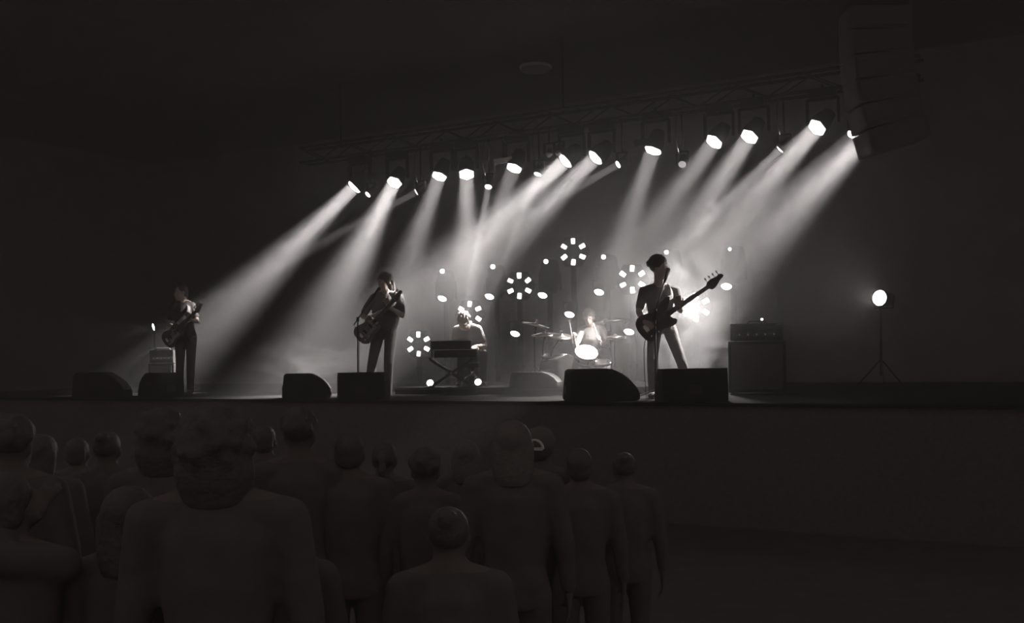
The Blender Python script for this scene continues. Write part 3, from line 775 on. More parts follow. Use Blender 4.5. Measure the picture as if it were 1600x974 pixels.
# ------------------------------------------------------------------ guitars
def guitar(label, name, tail, tip, nrm, bass, body_m, peg_side=1):
    tail, tip = V(tail), V(tip); ax = (tip - tail); Ls = ax.length / 1.2; x = ax.normalized()
    n = V(nrm); n = (n - x * n.dot(x)).normalized(); y = n.cross(x)
    B = (Matrix((x, y, n)).transposed().to_4x4()) @ Matrix.Scale(Ls, 4)
    t = thing(name, label, 'guitar', tail)
    bx = lambda c, s_: MB().add([B @ V(q) for q in MB().box(c, s_).v], MB().box((0, 0, 0), (1, 1, 1)).f)
    if bass: out = [(0, 0), (0.02, .11), (.10, .165), (.20, .145), (.28, .118), (.36, .135), (.46, .175), (.535, .165), (.505, .115), (.44, .06), (.415, .03), (.415, -.03), (.43, -.07), (.46, -.115), (.42, -.15), (.34, -.142), (.26, -.12), (.18, -.14), (.10, -.175), (.03, -.13)]
    else: out = [(0, 0), (0.02, .13), (.10, .19), (.20, .17), (.28, .14), (.36, .15), (.44, .16), (.475, .12), (.45, .07), (.43, .03), (.43, -.03), (.44, -.06), (.47, -.1), (.44, -.145), (.36, -.15), (.28, -.14), (.20, -.17), (.10, -.19), (.02, -.13)]
    part('body', MB().prism(smooth_closed(out, 4), -0.025, 0.022, B), body_m, t)
    part('pickguard', MB().prism(smooth_closed([(.16, -.10), (.30, -.10), (.40, -.11), (.41, -.04), (.40, .05), (.33, .06), (.2, .03), (.14, -.03)], 4), 0.022, 0.026, B), 'pickguard' if not bass else 'wood_dark', t)
    nk = part('neck', MB().prism([(.36, .033), (.36, -.033), (.985, -.023), (.985, .023)], -0.012, 0.026, B), 'wood_grey', t)
    part('fretboard', MB().prism([(.38, .033), (.38, -.033), (.98, -.023), (.98, .023)], 0.026, 0.033, B), 'fretboard', nk)
    for i in range(14):
        fx = 0.98 - 0.86 * (1 - 2 ** (-(i + 1) / 12.0)) * 0.98
        if fx > 0.4: part('fret', bx((fx, 0, 0.0345), (0.004, 0.052, 0.003)), 'chrome', nk)
    hs = smooth_closed([(.97, .022), (.99, .045), (1.04, .06), (1.12, .05), (1.17, .055), (1.2, .03), (1.19, 0.0), (1.14, -.01), (1.07, -.045), (1.01, -.055), (.98, -.03)], 4)
    hs_o = part('headstock', MB().prism(hs, -0.01, 0.012, B), 'wood_dark' if bass else 'wood_grey', t)
    npg = 4 if bass else 6
    for i in range(npg):
        px_ = 1.0 + 0.16 * i / (npg - 1)
        g = MB(); g.tube(B @ V((px_, .04, 0)), B @ V((px_, .085, 0)), 0.005, n=6)
        g.ell(B @ V((px_, .095, 0)), (B.to_3x3() @ V((1, 0, 0))).normalized() * 0.013, (B.to_3x3() @ V((0, 1, 0))).normalized() * 0.016, n * 0.006, 8, 5)
        part('tuning_peg', g, 'chrome', hs_o, True)
    part('bridge', bx((.10, 0, .03), (.05, .085, .016)), 'chrome', t)
    for px_ in ((.24,) if bass else (.2, .34)): part('pickup', bx((px_, 0, .028), (.035, .09, .014)), 'rubber', t)
    for px_, py_ in ((.10, -.11), (.15, -.125), (.20, -.115)):
        part('knob', MB().tube(B @ V((px_, py_, .022)), B @ V((px_, py_, .045)), 0.013, 0.011), 'chrome', t)
    for i in range(npg):
        yy = (i / (npg - 1) - 0.5)
        part('string', MB().tube(B @ V((.09, yy * .055, .04)), B @ V((1.0, yy * .036, .037)), 0.0013, n=4), 'chrome', t)
    return t, lambda a, b_, c=0: B @ V((a, b_, c)) + tail
def strap(t, pts, n_hint, w_=0.05):
    b = MB(); rings = []
    pts = [V(p) - t.location for p in pts]
    # catmull through points
    P_ = []
    for i in range(len(pts) - 1):
        p0, p1, p2, p3 = pts[max(0, i - 1)], pts[i], pts[i + 1], pts[min(len(pts) - 1, i + 2)]
        for q in range(6):
            s_ = q / 6; P_.append(0.5 * ((2 * p1) + (p2 - p0) * s_ + (2 * p0 - 5 * p1 + 4 * p2 - p3) * s_ * s_ + (-p0 + 3 * p1 - 3 * p2 + p3) * s_ ** 3))
    P_.append(pts[-1])
    cen = sum(P_, V()) / len(P_)
    vs_ = []; fs = []
    for i, p in enumerate(P_):
        d = (P_[min(i + 1, len(P_) - 1)] - P_[max(0, i - 1)]).normalized()
        o = V(n_hint) if n_hint else (p - cen); o = (o - d * o.dot(d)).normalized(); s_ = d.cross(o)
        vs_ += [p + s_ * w_ / 2 + o * 0.004, p - s_ * w_ / 2 + o * 0.004, p - s_ * w_ / 2, p + s_ * w_ / 2]
    for i in range(len(P_) - 1):
        for q in range(4): fs.append((4 * i + q, 4 * i + (q + 1) % 4, 4 * i + 4 + (q + 1) % 4, 4 * i + 4 + q))
    fs += [(3, 2, 1, 0), tuple(4 * (len(P_) - 1) + q for q in range(4))]
    part('strap', b.add(vs_, fs), 'strap', t)
def mic_stand(px, d, ytop, mic, label, boom_back, z=STAGE_Z):
    b0 = floor_at(px, d, z); t = thing('microphone_stand', label, 'microphone stand', b0, 0, 'microphone stands')
    top = P(px, ytop, d) - b0
    for a in range(3):
        an = a * 2.094 + 0.5; part('leg', MB().tube((0.30 * math.cos(an), 0.30 * math.sin(an), 0.01), (0, 0, 0.12), 0.009, n=8), 'chrome', t, True)
    part('pole', MB().tube((0, 0, 0.08), top, 0.011, 0.009), 'black_metal', t, True)
    part('clutch', MB().tube(top - V((0, 0, .03)), top + V((0, 0, .03)), 0.02), 'black_metal', t, True)
    m = V(mic) - b0; d_ = (m - top).normalized(); bb = top - d_ * boom_back
    part('boom', MB().tube(bb, m - d_ * 0.16, 0.008), 'black_metal', t, True)
    mc = part('microphone', MB().tube(m - d_ * 0.2, m - d_ * 0.03, 0.014, 0.022), 'black_metal', t, True)
    part('grille_ball', MB().ell(m, *[q * 0.028 for q in (perp(d_)[0], perp(d_)[1], d_)], 14, 9), 'grille', mc, True)
    part('cable', MB().path([bb, top + V((0.02, -0.02, -0.2)), V((0.03, -0.03, 0.5)), V((0.03, -0.06, 0.06)), V((0.25, -0.25, 0.01))], 0.004, 6), 'rubber', t)
    return t

# bassist
d0 = 12.8; Jx = lambda px, py, dy=0.0: P(px, py, d0 + dy)
def foot(px, dy=0.0, z=STAGE_Z, h=0.08):
    p = P(px, 600, d0 + dy); return V((p.x, p.y, z + h))
tail, tip = P(999, 521, d0 - 0.26), P(1131, 432, d0 - 0.36)
person('bassist in dark clothes with curly hair singing at a microphone, legs apart', floor_at(1040, d0), dict(
    Hd=Jx(1031, 420), face=(0.80, -0.55, 0.05), S=[Jx(1006, 455, 0.02), Jx(1056, 455, 0.02)], C=Jx(1031, 472), Wst=Jx(1032, 496),
    H=[Jx(1023, 514), Jx(1046, 514)], E=[Jx(985, 494, 0.05), Jx(1068, 505, -0.02)], W=[Jx(1007, 503, -0.28), Jx(1061, 477, -0.36)],
    hand=[(0.75, -0.25, -0.45), (-0.15, -0.2, 0.7)], palm=[(0, 0.9, -0.3), (-0.3, -0.9, 0)], curl=[0.45, 0.7], thumb=[1, 1],
    K=[Jx(1018, 570, -0.2), Jx(1066, 570, -0.2)], A=[foot(1020), foot(1080, 0.05)], toe=[(-0.3, -1, 0), (0.6, -0.8, 0)]),
    k=0.98, hair='curly', shirt='shirt_grey', trousers='trousers_grey', sleeve=0.75, hs=1.13)
g_, gp = guitar('dark four-string bass guitar with its headstock raised to the right', 'bass_guitar', tail, tip, (0.05, -1, 0.12), True, 'wood_dark')
strap(g_, [gp(0.01, 0, -0.02), Jx(1008, 490, 0.13), Jx(1030, 452, 0.14), Jx(1045, 445, 0.02), Jx(1050, 462, -0.13), gp(0.52, 0.155, -0.03)], None)
part('instrument_cable', MB().path([q - g_.location for q in (gp(0.04, -0.08), Jx(1006, 545, -0.2), Jx(1007, 585, -0.15), foot(1010, -0.1, h=0.012), foot(1045, -0.4, h=0.01))], 0.005, 6), 'rubber', g_)
mic_stand(1024, d0 - 0.5, 487, P(1044, 422, d0 - 0.18), 'microphone stand with a raised boom in front of the bassist', 0.12)

# long-haired guitarist
d0 = 14.85
person('long-haired guitarist in a loose shirt standing behind a monitor, hair lit from behind', floor_at(597, d0), dict(
    Hd=Jx(601, 441), face=(-0.55, -0.8, -0.1), S=[Jx(584, 466, 0.02), Jx(624, 465, 0.0)], C=Jx(604, 482), Wst=Jx(603, 503),
    H=[Jx(592, 519), Jx(611, 519)], E=[Jx(560, 498, 0.05), Jx(634, 500, -0.1)], W=[Jx(575, 499, -0.24), Jx(608, 480, -0.30)],
    hand=[(0.5, -0.3, -0.3), (-0.3, -0.1, 0.8)], palm=[(0, 0.9, -0.3), (-0.2, -0.9, 0.1)], curl=[0.4, 0.7], thumb=[1, 1],
    K=[Jx(578, 568, -0.2), Jx(606, 568, -0.2)], A=[foot(575), foot(606)], toe=[(-0.4, -1, 0), (0.2, -1, 0)]),
    k=1.02, hair='long', hairmat='hair_brown', shirt='shirt_grey', trousers='trousers_grey', shirt_drop=0.10, sleeve=0.8, fit=1.25, hs=1.12, rn=random.Random(9))
g_, gp = guitar('electric guitar held across the long-haired guitarist\'s body', 'electric_guitar', P(560, 531, d0 - 0.22), P(629, 456, d0 - 0.36), (-0.1, -1, 0.15), False, 'wood_grey')
strap(g_, [gp(0.01, 0, -0.02), Jx(585, 500, 0.14), Jx(600, 466, 0.14), Jx(615, 461, 0.02), Jx(616, 475, -0.13), gp(0.45, 0.13, -0.03)], None)
mic_stand(559, d0 - 0.45, 499, P(592, 452, d0 - 0.22), 'microphone stand with a slanted boom left of the long-haired guitarist', 0.1)

# far guitarist
d0 = 17.3
person('guitarist at the far left, almost black, outlined by light on one side', floor_at(288, d0), dict(
    Hd=Jx(283, 458), face=(-0.75, -0.6, -0.05), S=[Jx(272, 478, -0.05), Jx(300, 478, 0.05)], C=Jx(288, 493), Wst=Jx(289, 512),
    H=[Jx(282, 528), Jx(299, 528)], E=[Jx(260, 510, 0.0), Jx(312, 512, -0.05)], W=[Jx(271, 514, -0.25), Jx(297, 500, -0.30)],
    hand=[(0.4, -0.3, -0.4), (-0.3, -0.1, 0.7)], palm=[(0, 0.9, -0.3), (-0.2, -0.9, 0.1)], curl=[0.4, 0.7], thumb=[1, 1],
    K=[Jx(281, 572, -0.2), Jx(298, 572, -0.15)], A=[foot(280), foot(297)], toe=[(-0.5, -1, 0), (0.0, -1, 0)]),
    k=1.03, hair='short', shirt='shirt_black', trousers='trousers_dark', sleeve=0.7, hs=1.06, rn=random.Random(11))
g_, gp = guitar('dark electric guitar of the far left guitarist', 'electric_guitar', P(258, 537, d0 - 0.22), P(317, 476, d0 - 0.42), (-0.25, -1, 0.12), False, 'wood_dark')
strap(g_, [gp(0.01, 0, -0.02), Jx(275, 505, 0.14), Jx(283, 479, 0.14), Jx(292, 474, 0.02), Jx(294, 488, -0.14), gp(0.45, 0.13, -0.03)], None)

# keyboard player
d0 = 15.75
person('keyboard player in a t-shirt bending over two keyboards, hair brightly lit from above', floor_at(735, d0, RZ), dict(
    Hd=Jx(724, 503, -0.18), face=(-0.2, -0.9, -0.45), up=(0, -0.4, 0.9), S=[Jx(714, 515, -0.02), Jx(747, 514, 0.0)], C=Jx(732, 527, 0.04), Wst=Jx(736, 541, 0.14),
    H=[Jx(729, 556, 0.24), Jx(747, 556, 0.24)], E=[Jx(709, 538, 0.02), Jx(760, 541, 0.0)], W=[Jx(714, 539, -0.22), Jx(741, 542, -0.22)],
    hand=[(0, -1, -0.1), (0, -1, -0.1)], palm=[(0, 0, -1), (0, 0, -1)], curl=[0.4, 0.4], thumb=[-1, 1],
    K=[Jx(722, 545, -0.2), Jx(756, 545, -0.2)], A=[foot(719, -0.10, RZ), foot(754, -0.12, RZ)], toe=[(-0.1, -1, 0), (0.2, -1, 0)]),
    k=0.98, hair='tousled', hairmat='hair_fair', shirt='shirt_grey', trousers='trousers_dark', sleeve=0.7, hs=1.08, rn=random.Random(13))
sp = Jx(738, 556, 0.26)
t = thing('keyboard_stool', 'round black stool under the keyboard player', 'stool', (sp.x, sp.y, RZ))
hs_ = sp.z - RZ - 0.12
part('seat', MB().lathe([(0.15, hs_ - 0.06), (0.17, hs_ - 0.05), (0.17, hs_ - 0.01), (0.15, hs_)], 24), 'rubber', t, True)
part('column', MB().tube((0, 0, 0.1), (0, 0, hs_ - 0.05), 0.025), 'chrome', t, True)
for a in range(3): part('leg', MB().tube((0.24 * math.cos(a * 2.094 + 1), 0.24 * math.sin(a * 2.094 + 1), 0.012), (0, 0, 0.2), 0.012), 'chrome', t, True)

def keyboard(px0, px1, py, d, dp, th, label, col):
    a, b_ = P(px0, py, d), P(px1, py, d); wv = (b_ - a).length; c_ = (a + b_) / 2
    t = thing('keyboard', label, 'keyboard', (c_.x, c_.y + dp / 2, c_.z - th), 0, 'keyboards on the folding stand')
    part('case', MB().prism([(-dp / 2, 0.0), (dp / 2, 0.0), (dp / 2, th * 0.55), (0.02, th * 0.62), (0.0, th), (-dp / 2, th)], -wv / 2, wv / 2, Matrix(((0, 0, 1, 0), (1, 0, 0, 0), (0, 1, 0, 0), (0, 0, 0, 1)))), col, t)
    part('top_edge', MB().box((0, -dp / 2 + 0.01, th + 0.003), (wv * 0.98, 0.02, 0.008)), 'grey_plate', t)  # pale strip paints in the line of light along the top edge
    n = 30; kw = (wv - 0.1) / n
    wk = MB().box((0, 0, 0), (kw * 0.93, dp * 0.42, 0.014)).mesh('white_key'); bk = MB().box((0, 0, 0), (kw * 0.5, dp * 0.27, 0.014)).mesh('black_key')
    for i in range(n):
        part('white_key', wk, 'white_key', t, loc=(-wv / 2 + 0.05 + kw * (i + 0.5), dp * 0.27, th * 0.62 + 0.006))
        if i % 7 not in (2, 6) and i < n - 1: part('black_key', bk, 'rubber', t, loc=(-wv / 2 + 0.05 + kw * (i + 1), dp * 0.2, th * 0.62 + 0.018))
    for i in range(6): part('knob', MB().lathe([(0.012, 0), (0.01, 0.018)], 10), 'rubber', t, loc=(-wv * 0.3 + i * 0.07, -dp * 0.25, th))
    for i in range(2): part('connector', MB().box((-wv * 0.2 + i * 0.2, -dp / 2 - 0.004, th * 0.5), (0.08, 0.012, 0.04)), 'black_metal', t)
    return t
KD = 15.15
keyboard(673, 735, 533, KD, 0.32, 0.12, 'upper keyboard with a thin lit line painted along its top edge in front of its player', 'cabinet')
keyboard(678, 744, 547, KD - 0.03, 0.38, 0.11, 'lower keyboard on the folding stand, under the upper one', 'cabinet')
kp = floor_at(706, KD + 0.18, RZ); kt = P(706, 547, KD).z - 0.11 - RZ
t = thing('keyboard_stand', 'crossed black folding stand holding the two keyboards', 'stand', kp)
hw = 0.30
for y in (-0.14, 0.14):
    part('cross_leg', MB().box((0, y, kt / 2 - 0.01), (math.hypot(2 * hw, kt - 0.05), 0.03, 0.03), Matrix.Rotation(-math.atan2(kt - 0.05, 2 * hw), 3, 'Y')), 'truss_metal', t)
    part('cross_leg', MB().box((0, y + 0.032, kt / 2 - 0.01), (math.hypot(2 * hw, kt - 0.05), 0.03, 0.03), Matrix.Rotation(math.atan2(kt - 0.05, 2 * hw), 3, 'Y')), 'truss_metal', t)
for sx in (-1, 1):
    part('foot_bar', MB().box((sx * hw, 0, 0.018), (0.035, 0.42, 0.035)), 'truss_metal', t)
    part('support_bar', MB().box((sx * hw, 0, kt - 0.018), (0.035, 0.36, 0.035)), 'truss_metal', t)
    part('upright', MB().box((sx * (hw - 0.03), -0.17, kt + 0.07), (0.03, 0.02, 0.13)), 'truss_metal', t)
part('pivot', MB().tube((0, -0.17, kt / 2 - 0.01), (0, 0.19, kt / 2 - 0.01), 0.014), 'chrome', t)

# ------------------------------------------------------------------ drums
def drum(name, label, c, axis, r, depth, shell='drum_shell', lugs=8, legs=0, group='drums of the kit', kick=False):
    """c: centre of the struck head (world), axis: its outward normal"""
    c = V(c); ax = V(axis).normalized(); bp = c - ax * depth
    t = thing(name, label, 'drum', (c.x, c.y, RZ)); o = c - t.location
    B = Matrix.Translation(o) @ basis(ax)
    part('shell', MB().lathe([(r * 0.985, -depth), (r * 0.985, 0)], 36), shell, t, True, mtx=B)
    part('head', MB().lathe([(r * 0.975, 0.0), (r * 0.97, 0.006), (r * 0.3, 0.007)], 36), 'drum_head', t, mtx=B)
    part('resonant_head', MB().lathe([(r * 0.97, -depth - 0.006), (r * 0.975, -depth)], 36), 'drum_head', t, mtx=B)
    for z_ in (-0.012, -depth + 0.012): part('hoop', MB().lathe([(r * 1.0, z_ - 0.02), (r * 1.04, z_ - 0.02), (r * 1.04, z_ + 0.022), (r * 1.0, z_ + 0.022)], 36), 'chrome' if not kick else shell, t, True, mtx=B)
    lg = MB().box((0, 0, 0), (0.02, 0.02, min(0.09, depth * 0.4))).mesh('lug'); rd = MB().tube((0, 0, -depth), (0, 0, 0), 0.004, n=6).mesh('tension_rod')
    for i in range(lugs):
        an = 2 * math.pi * i / lugs
        part('lug', lg, 'chrome', t, mtx=B @ Matrix.Rotation(an, 4, 'Z') @ Matrix.Translation((r * 1.01, 0, -depth / 2)))
        part('tension_rod', rd, 'chrome', t, mtx=B @ Matrix.Rotation(an, 4, 'Z') @ Matrix.Translation((r * 1.025, 0, 0)))
    for i in range(legs):
        an = 2 * math.pi * i / legs + 0.6; q = o + V((math.cos(an) * r * 1.05, math.sin(an) * r * 1.05, 0))
        part('leg', MB().path([(q.x, q.y, q.z - depth * 0.3), (q.x, q.y, 0.1), (q.x + 0.03 * math.cos(an), q.y + 0.03 * math.sin(an), 0.006)], 0.008), 'chrome', t)
    return t, o, ax
dk = 15.05
kc = P(887, 577, dk); kc.z = max(kc.z, RZ + 0.22)
kdrum, o, ax = drum('bass_drum', 'bass drum with a pale front head behind the large wedge monitor', kc, (0.68, -0.72, 0.06), 0.205, 0.36, 'drum_shell', 8, kick=True)
for sx in (-1, 1): part('spur', MB().tube(o + V((sx * 0.17 - 0.05, 0.12, -0.05)), V((o.x - 0.05 + sx * 0.27, o.y - 0.03, 0.008)), 0.009), 'chrome', kdrum)
drum('floor_tom', 'dark floor tom left of the bass drum', P(868, 556, 15.35), (0.03, -0.12, 1), 0.20, 0.34, 'drum_shell', 8, legs=3)
sn, o, ax = drum('snare_drum', 'brilliantly lit drum head in front of the drummer', P(916, 551, 15.2), (0.1, -0.62, 0.75), 0.165, 0.14, 'drum_shell_pale', 8)
part('stand_column', MB().tube((o.x, o.y + 0.08, 0.15), o - ax * 0.15, 0.013), 'chrome', sn)
for a in range(3): part('stand_leg', MB().tube((o.x + 0.22 * math.cos(a * 2.094), o.y + 0.08 + 0.22 * math.sin(a * 2.094), 0.008), (o.x, o.y + 0.08, 0.25), 0.008), 'chrome', sn)
rt, o, ax = drum('rack_tom', 'pale small tom with chrome hoops right of the bright drum head', P(938, 566, 15.25), (0.0, -0.25, 0.95), 0.15, 0.18, 'drum_shell_pale', 6)
part('stand_column', MB().tube((o.x, o.y, 0.15), o - ax * 0.17, 0.013), 'chrome', rt)
for a in range(3): part('stand_leg', MB().tube((o.x + 0.2 * math.cos(a * 2.094 + 1), o.y + 0.2 * math.sin(a * 2.094 + 1), 0.008), (o.x, o.y, 0.22), 0.008), 'chrome', rt)
def cymbal(label, px, py, d, r, tilt, base_px, hat=False, mt='cymbal'):
    c_ = P(px, py, d); b0 = floor_at(base_px, d, RZ)
    t = thing('hi_hat' if hat else 'cymbal_stand', label, 'cymbal', b0, 0, 'cymbals of the kit'); o = c_ - b0
    B = Matrix.Translation(o) @ basis(tilt)
    prof = [(r, -0.004), (r, 0.0), (r * 0.6, 0.014), (r * 0.2, 0.024), (r * 0.13, 0.042), (0.012, 0.05), (0.012, 0.046), (r * 0.13, 0.036), (r * 0.2, 0.018), (r * 0.6, 0.008)]
    b = MB(); b.lathe(prof, 40); b.f = b.f[:-2]
    n = 40; k = len(prof)
    b.f += [((k - 1) * n + i, (k - 1) * n + (i + 1) % n, (i + 1) % n, i) for i in range(n)]
    part('cymbal', b, mt, t, True, mtx=B)
    if hat: part('bottom_cymbal', b.mesh('bottom_cymbal', True), mt, t, mtx=B @ Matrix.Translation((0, 0, -0.02)) @ Matrix.Scale(-1, 4, (0, 0, 1)))
    part('wing_nut', MB().tube(B @ V((0, 0, .045)), B @ V((0, 0, .085)), 0.014), 'chrome', t)
    part('pole', MB().tube((0, 0, 0.15), (0, 0, max(0.2, o.z - 0.22)), 0.014), 'black_metal', t, True)
    part('boom', MB().tube((0, 0, max(0.2, o.z - 0.22)), o, 0.01), 'black_metal', t, True)
    part('tilter', MB().box(o - V((0, 0, 0.05)), (0.03, 0.03, 0.06)), 'black_metal', t)
    for a in range(3): part('leg', MB().tube((0.26 * math.cos(a * 2.094 + .4), 0.26 * math.sin(a * 2.094 + .4), 0.008), (0, 0, 0.3), 0.009), 'chrome', t, True)
    return t
cymbal('dark tilted crash cymbal, highest at the left of the drum kit', 837, 508, 15.6, 0.21, (0.22, -0.12, 1), 836)
cymbal('dark ride cymbal under the tilted crash at the left of the kit', 851, 523, 15.45, 0.20, (-0.06, -0.16, 1), 849)
cymbal('brightly edged cymbal beside the drummer\'s raised hand', 877, 526, 15.3, 0.175, (0.08, -0.3, 1), 862)
cymbal('bright crash cymbal behind the drummer\'s shoulder', 946, 503, 16.7, 0.24, (-0.12, -0.1, 1), 948)
cymbal('thin pair of hi-hat cymbals at the right of the drum kit', 961, 527, 15.7, 0.17, (0.0, -0.03, 1), 961, True)

# drummer
d0 = 16.0
person('drummer seated behind the kit with both sticks raised, hair lit from above', floor_at(925, d0, RZ), dict(
    Hd=Jx(920, 497, -0.05), face=(-0.2, -0.95, -0.1), S=[Jx(908, 517), Jx(941, 516)], C=Jx(925, 528, 0.02), Wst=Jx(925, 543, 0.06),
    H=[Jx(915, 560, 0.1), Jx(935, 560, 0.1)], E=[Jx(898, 545, -0.1), Jx(950, 543, -0.1)], W=[Jx(897, 533, -0.32), Jx(938, 535, -0.32)],
    hand=[(-0.2, -0.5, 0.8), (-0.1, -0.7, 0.6)], palm=[(0.5, 0.2, 0.5), (-0.8, -0.3, 0.2)], curl=[0.9, 0.9], thumb=[1, -1],
    K=[Jx(902, 548, -0.4), Jx(948, 548, -0.4)], A=[foot(900, -0.35, RZ), foot(948, -0.35, RZ)], toe=[(-0.2, -1, 0), (0.2, -1, 0)]),
    k=0.98, hair='tousled', hairmat='hair_fair', shirt='shirt_pale', trousers='trousers_dark', sleeve=0.65, rn=random.Random(17))
tp = Jx(925, 560, 0.12)
t = thing('drum_throne', 'round padded drum throne under the drummer', 'stool', (tp.x, tp.y, RZ)); hs_ = tp.z - RZ - 0.10
part('seat', MB().lathe([(0.15, hs_ - 0.08), (0.175, hs_ - 0.07), (0.175, hs_ - 0.01), (0.15, hs_)], 24), 'rubber', t, True)
part('column', MB().tube((0, 0, 0.1), (0, 0, hs_ - 0.06), 0.022), 'chrome', t)
for a in range(3): part('leg', MB().tube((0.24 * math.cos(a * 2.094), 0.24 * math.sin(a * 2.094), 0.01), (0, 0, 0.2), 0.011), 'chrome', t)
def stick(p0, p1, label):
    p0, p1 = V(p0), V(p1); t = thing('drumstick', label, 'drumstick', p0, 0, 'drumsticks in the drummer\'s hands'); e = p1 - p0; n = e.normalized()
    part('shaft', MB().path([V(), e * 0.6, e * 0.94], [0.009, 0.009, 0.005]), 'white_trim', t, True)
    part('tip', MB().ell(e * 0.96, *[q * 0.008 for q in perp(e)], n * 0.014, 10, 6), 'white_trim', t, True)
stick(Jx(895, 537, -0.36), Jx(889.5, 500, -0.40), 'upright drumstick in the raised hand by the cymbal')
stick(Jx(939, 540, -0.38), Jx(927, 505, -0.36), 'drumstick held across the drummer\'s chest')

# ------------------------------------------------------------------ audience, seen from behind
def spectator(px, ytop, d, label, hair='short', cloth='crowd_cloth_dark', hm='crowd_hair', turn=0.0, arm=None, hat=None, wide=1.0):
    tp = P(px, ytop, d); k = tp.z / 1.766
    R_ = Matrix.Rotation(turn, 3, 'Z'); b0 = V((tp.x, tp.y, 0))
    q = lambda x, y, z_: b0 + R_ @ V((x * k, y * k, z_ * k))
    W = [q(-0.27, 0.06, 0.86), q(0.27, 0.06, 0.86)]; E = [q(-0.33, -0.1, 1.1), q(0.33, -0.1, 1.1)]
    hand = [(0, 0.1, -1), (0, 0.1, -1)]; palm = [(1, 0, 0), (-1, 0, 0)]; thumb = [-1, 1]; curl = [0.25, 0.25]
    if arm:
        i, w_, e_, h_, pm = arm; W[i] = V(w_); E[i] = V(e_); hand[i] = h_; palm[i] = pm; curl[i] = 0.12
    return person(label, b0, dict(Hd=q(0, 0.02, 1.64), face=R_ @ V((0, 1, 0.05)), S=[q(-0.185 * wide, 0, 1.45), q(0.185 * wide, 0, 1.45)], C=q(0, 0.01, 1.28), Wst=q(0, 0, 1.08),
        H=[q(-0.09, 0, 0.93), q(0.09, 0, 0.93)], E=E, W=W, hand=hand, palm=palm, thumb=thumb, curl=curl, K=[q(-0.1, 0.2, 0.5), q(0.1, 0.2, 0.5)],
        A=[q(-0.11, 0, 0.08), q(0.11, 0, 0.08)], toe=[R_ @ V((-0.2, 1, 0)), R_ @ V((0.2, 1, 0))]),
        k=k, hair=hair, hairmat=hm, shirt=cloth, trousers='crowd_cloth_dark', voxel=0.014, sleeve=1.85, skin='crowd_skin_shaded', group='audience standing in front of the stage', hat=hat, rn=random.Random(int(px)))
def cap_hat(t, hc, f, up, r, k):
    g = MB(); g.ell(hc + (up * 0.045 - f * 0.012) * k, r * 0.092 * k, f * 0.104 * k, up * 0.088 * k, 20, 11)
    link('cap', remesh(g, 'cap', 0.010, 1), 'crowd_cloth', t)
    Bm = Matrix.Translation(hc - f * 0.105 * k + up * 0.01 * k) @ Matrix((r, up, -f)).transposed().to_4x4()
    part('cap_lit_arc', MB().torus(0.052 * k, 0.008, Bm, 18, 8, 0.0, math.pi), 'white_trim', t, True)  # light on the cap's back edge, painted in as white arc and strap
    part('cap_strap', MB().box((0, 0, 0), (0.10 * k, 0.016, 0.008)), 'white_trim', t, mtx=Bm)
CROWD = [
 (255, 642, 4.3, 'full', 'spectator with a big rounded head of hair below the far guitarist', dict(hair='bob')),
 (337, 640, 3.0, 'x', 'nearest spectator, the widest dark head below the haze on the left', dict(hair='bob', wide=1.1)),
 (412, 663, 6.3, 'x', 'small-headed spectator between the widest head and the head under the hazy wedge', dict()),
 (467, 643, 5.0, 'x', 'spectator whose round head stands just under the hazy wedge monitor', dict(hair='tousled')),
 (166, 672, 5.6, 'x', 'spectator left of the big rounded head, with a tuft sticking up', dict(hair='bun')),
 (120, 683, 6.2, 'x', 'spectator with a smooth head left of the tufted one', dict()),
 (62, 678, 5.2, 'x', 'spectator with long hair near the left edge of the crowd', dict(hair='long')),
 (18, 655, 4.4, 'x', 'tall spectator cut by the left edge of the picture', dict(hair='tousled')),
 (545, 675, 5.0, 'x', 'spectator with a faintly outlined head below the long-haired guitarist', dict(hair='short')),
 (600, 690, 5.6, 'x', 'spectator with a ponytail right of the faintly outlined head', dict(hair='tail')),
 (664, 705, 5.0, 'x', 'low-standing spectator below the keyboard stand', dict(hair='tousled')),
 (728, 688, 6.0, 'x', 'spectator with pale strands of hair below the keyboard player', dict(hair='long', hm='crowd_hair_fair')),
 (800, 658, 4.6, 'x', 'spectator with long fair hair falling down the back, below the drum kit', dict(hair='long', hm='crowd_hair_fair')),
 (842, 668, 5.4, 'x', 'spectator in a cap with the lit arch of its back opening painted pale', dict(hat=cap_hat, turn=-0.35)),
 (905, 700, 5.2, 'x', 'low spectator right of the one in the cap', dict(hair='short')),
 (975, 706, 5.6, 'x', 'rightmost spectator, faint below the bassist\'s mic stand', dict(hair='bun')),
 (200, 760, 3.2, 'x', 'short spectator low in the dark left foreground', dict(hair='long')),
 (430, 775, 3.4, 'x', 'short spectator low in the dark below the round head', dict(hair='tail')),
 (700, 790, 3.3, 'x', 'short spectator low in the dark middle of the crowd', dict(hair='bun')),
]
for px, yt, d, _, label, kw in CROWD: spectator(px, yt, d, label, **kw)
spectator(8, 735, 3.1, 'spectator at the lower left holding up an open hand', hair='short', arm=(1, P(38, 818, 3.15), P(62, 910, 3.0), (0.45, 0.1, 0.55), (-0.4, -0.9, 0.2)))

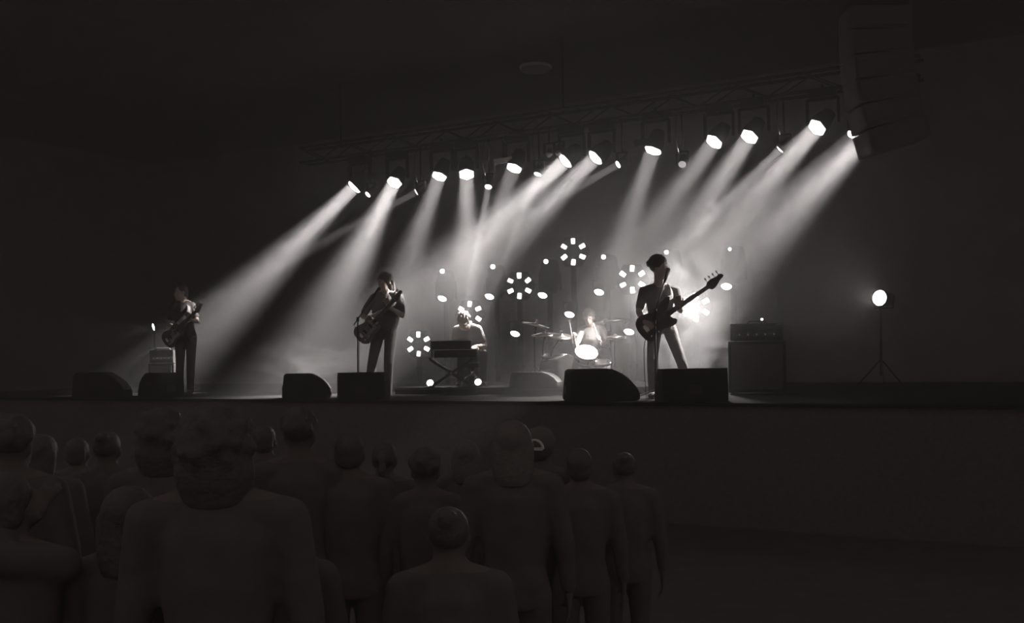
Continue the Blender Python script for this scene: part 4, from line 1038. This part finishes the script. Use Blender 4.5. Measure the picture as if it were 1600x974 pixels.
# ------------------------------------------------------------------ haze and smoke
def haze_mat(name, dens, g, noise=None):
    m = bpy.data.materials.new(name); m.use_nodes = True; nt = m.node_tree; N = nt.nodes; L = nt.links
    N.remove(N['Principled BSDF'])
    v = N.new('ShaderNodeVolumeScatter'); v.inputs['Color'].default_value = (1, 1, 1, 1)
    v.inputs['Density'].default_value = dens; v.inputs['Anisotropy'].default_value = g
    L.new(v.outputs[0], N['Material Output'].inputs['Volume'])
    if noise:
        tc = N.new('ShaderNodeTexCoord'); nz = N.new('ShaderNodeTexNoise'); nz.inputs['Scale'].default_value = noise[0]; nz.inputs['Detail'].default_value = 4
        nz.inputs['Distortion'].default_value = 0.8
        ln = N.new('ShaderNodeVectorMath'); ln.operation = 'LENGTH'
        L.new(tc.outputs['Object'], nz.inputs['Vector']); L.new(tc.outputs['Object'], ln.inputs[0])
        fo = N.new('ShaderNodeMapRange'); fo.interpolation_type = 'SMOOTHSTEP'
        fo.inputs['From Min'].default_value = 1.0; fo.inputs['From Max'].default_value = 0.25
        L.new(ln.outputs['Value'], fo.inputs['Value'])
        mr = N.new('ShaderNodeMapRange'); mr.interpolation_type = 'SMOOTHSTEP'; mr.inputs['From Min'].default_value = noise[1]; mr.inputs['From Max'].default_value = noise[1] + 0.18
        L.new(nz.outputs['Fac'], mr.inputs['Value'])
        mu = N.new('ShaderNodeMath'); mu.operation = 'MULTIPLY'; L.new(fo.outputs[0], mu.inputs[0]); L.new(mr.outputs[0], mu.inputs[1])
        m2 = N.new('ShaderNodeMath'); m2.operation = 'MULTIPLY'; m2.inputs[1].default_value = dens; L.new(mu.outputs[0], m2.inputs[0])
        L.new(m2.outputs[0], v.inputs['Density'])
        m.cycles.volume_step_rate = 1.0
    else:
        m.cycles.homogeneous_volume = True
    return m
o = link('haze', slab(S0 + 0.05, S1 - 0.05, T0, T1 - 0.05, 0.02, ZT - 0.16).mesh('haze'), haze_mat('hall_haze', HAZE_HALL, 0.0)); tag(o, 'thin haze filling the dark hall', 'haze', kind='stuff')
hm_ = haze_mat('stage_haze', HAZE_HIGH, HAZE_G)
hm_.cycles.homogeneous_volume = False
nt = hm_.node_tree; tc = nt.nodes.new('ShaderNodeTexCoord'); sx = nt.nodes.new('ShaderNodeSeparateXYZ'); mr = nt.nodes.new('ShaderNodeMapRange')
mr.interpolation_type = 'SMOOTHSTEP'
for nm, v_ in (('From Min', STAGE_Z), ('From Max', STAGE_Z + 2.4), ('To Min', HAZE_LOW), ('To Max', HAZE_HIGH)): mr.inputs[nm].default_value = v_
nt.links.new(tc.outputs['Object'], sx.inputs[0]); nt.links.new(sx.outputs['Z'], mr.inputs['Value'])
nt.links.new(mr.outputs[0], [n_ for n_ in nt.nodes if n_.type == 'VOLUME_SCATTER'][0].inputs['Density'])
o = link('haze', slab(STL, STR, STF + 0.05, T1 - 0.1, STAGE_Z + 0.02, ZT - 0.1).mesh('haze'), hm_); tag(o, 'denser haze over the stage catching the beams', 'haze', kind='stuff')
for px, py, d, sc, dens, seed, label in (
    (1165, 395, 14.6, (1.0, 0.9, 1.15), 0.30, 1.0, 'curl of smoke drifting above the bass guitar headstock'),
    (1075, 510, 14.4, (1.15, 1.0, 1.2), 0.95, 2.0, 'bright smoke billowing behind the bassist'),
    (470, 560, 15.6, (1.5, 1.0, 0.55), 0.06, 3.0, 'low smoke lying on the stage left of the long-haired guitarist')):
    b = MB(); b.ell((0, 0, 0), V((1, 0, 0)), V((0, 1, 0)), V((0, 0, 1)), 24, 16)
    o = link('smoke', b.mesh('smoke'), haze_mat('smoke_%d' % seed, dens, 0.35, (2.0, 0.45)))
    o.location = P(px, py, d); o.scale = sc; o.rotation_euler = (0, 0, seed)
    tag(o, label, 'smoke', kind='stuff')
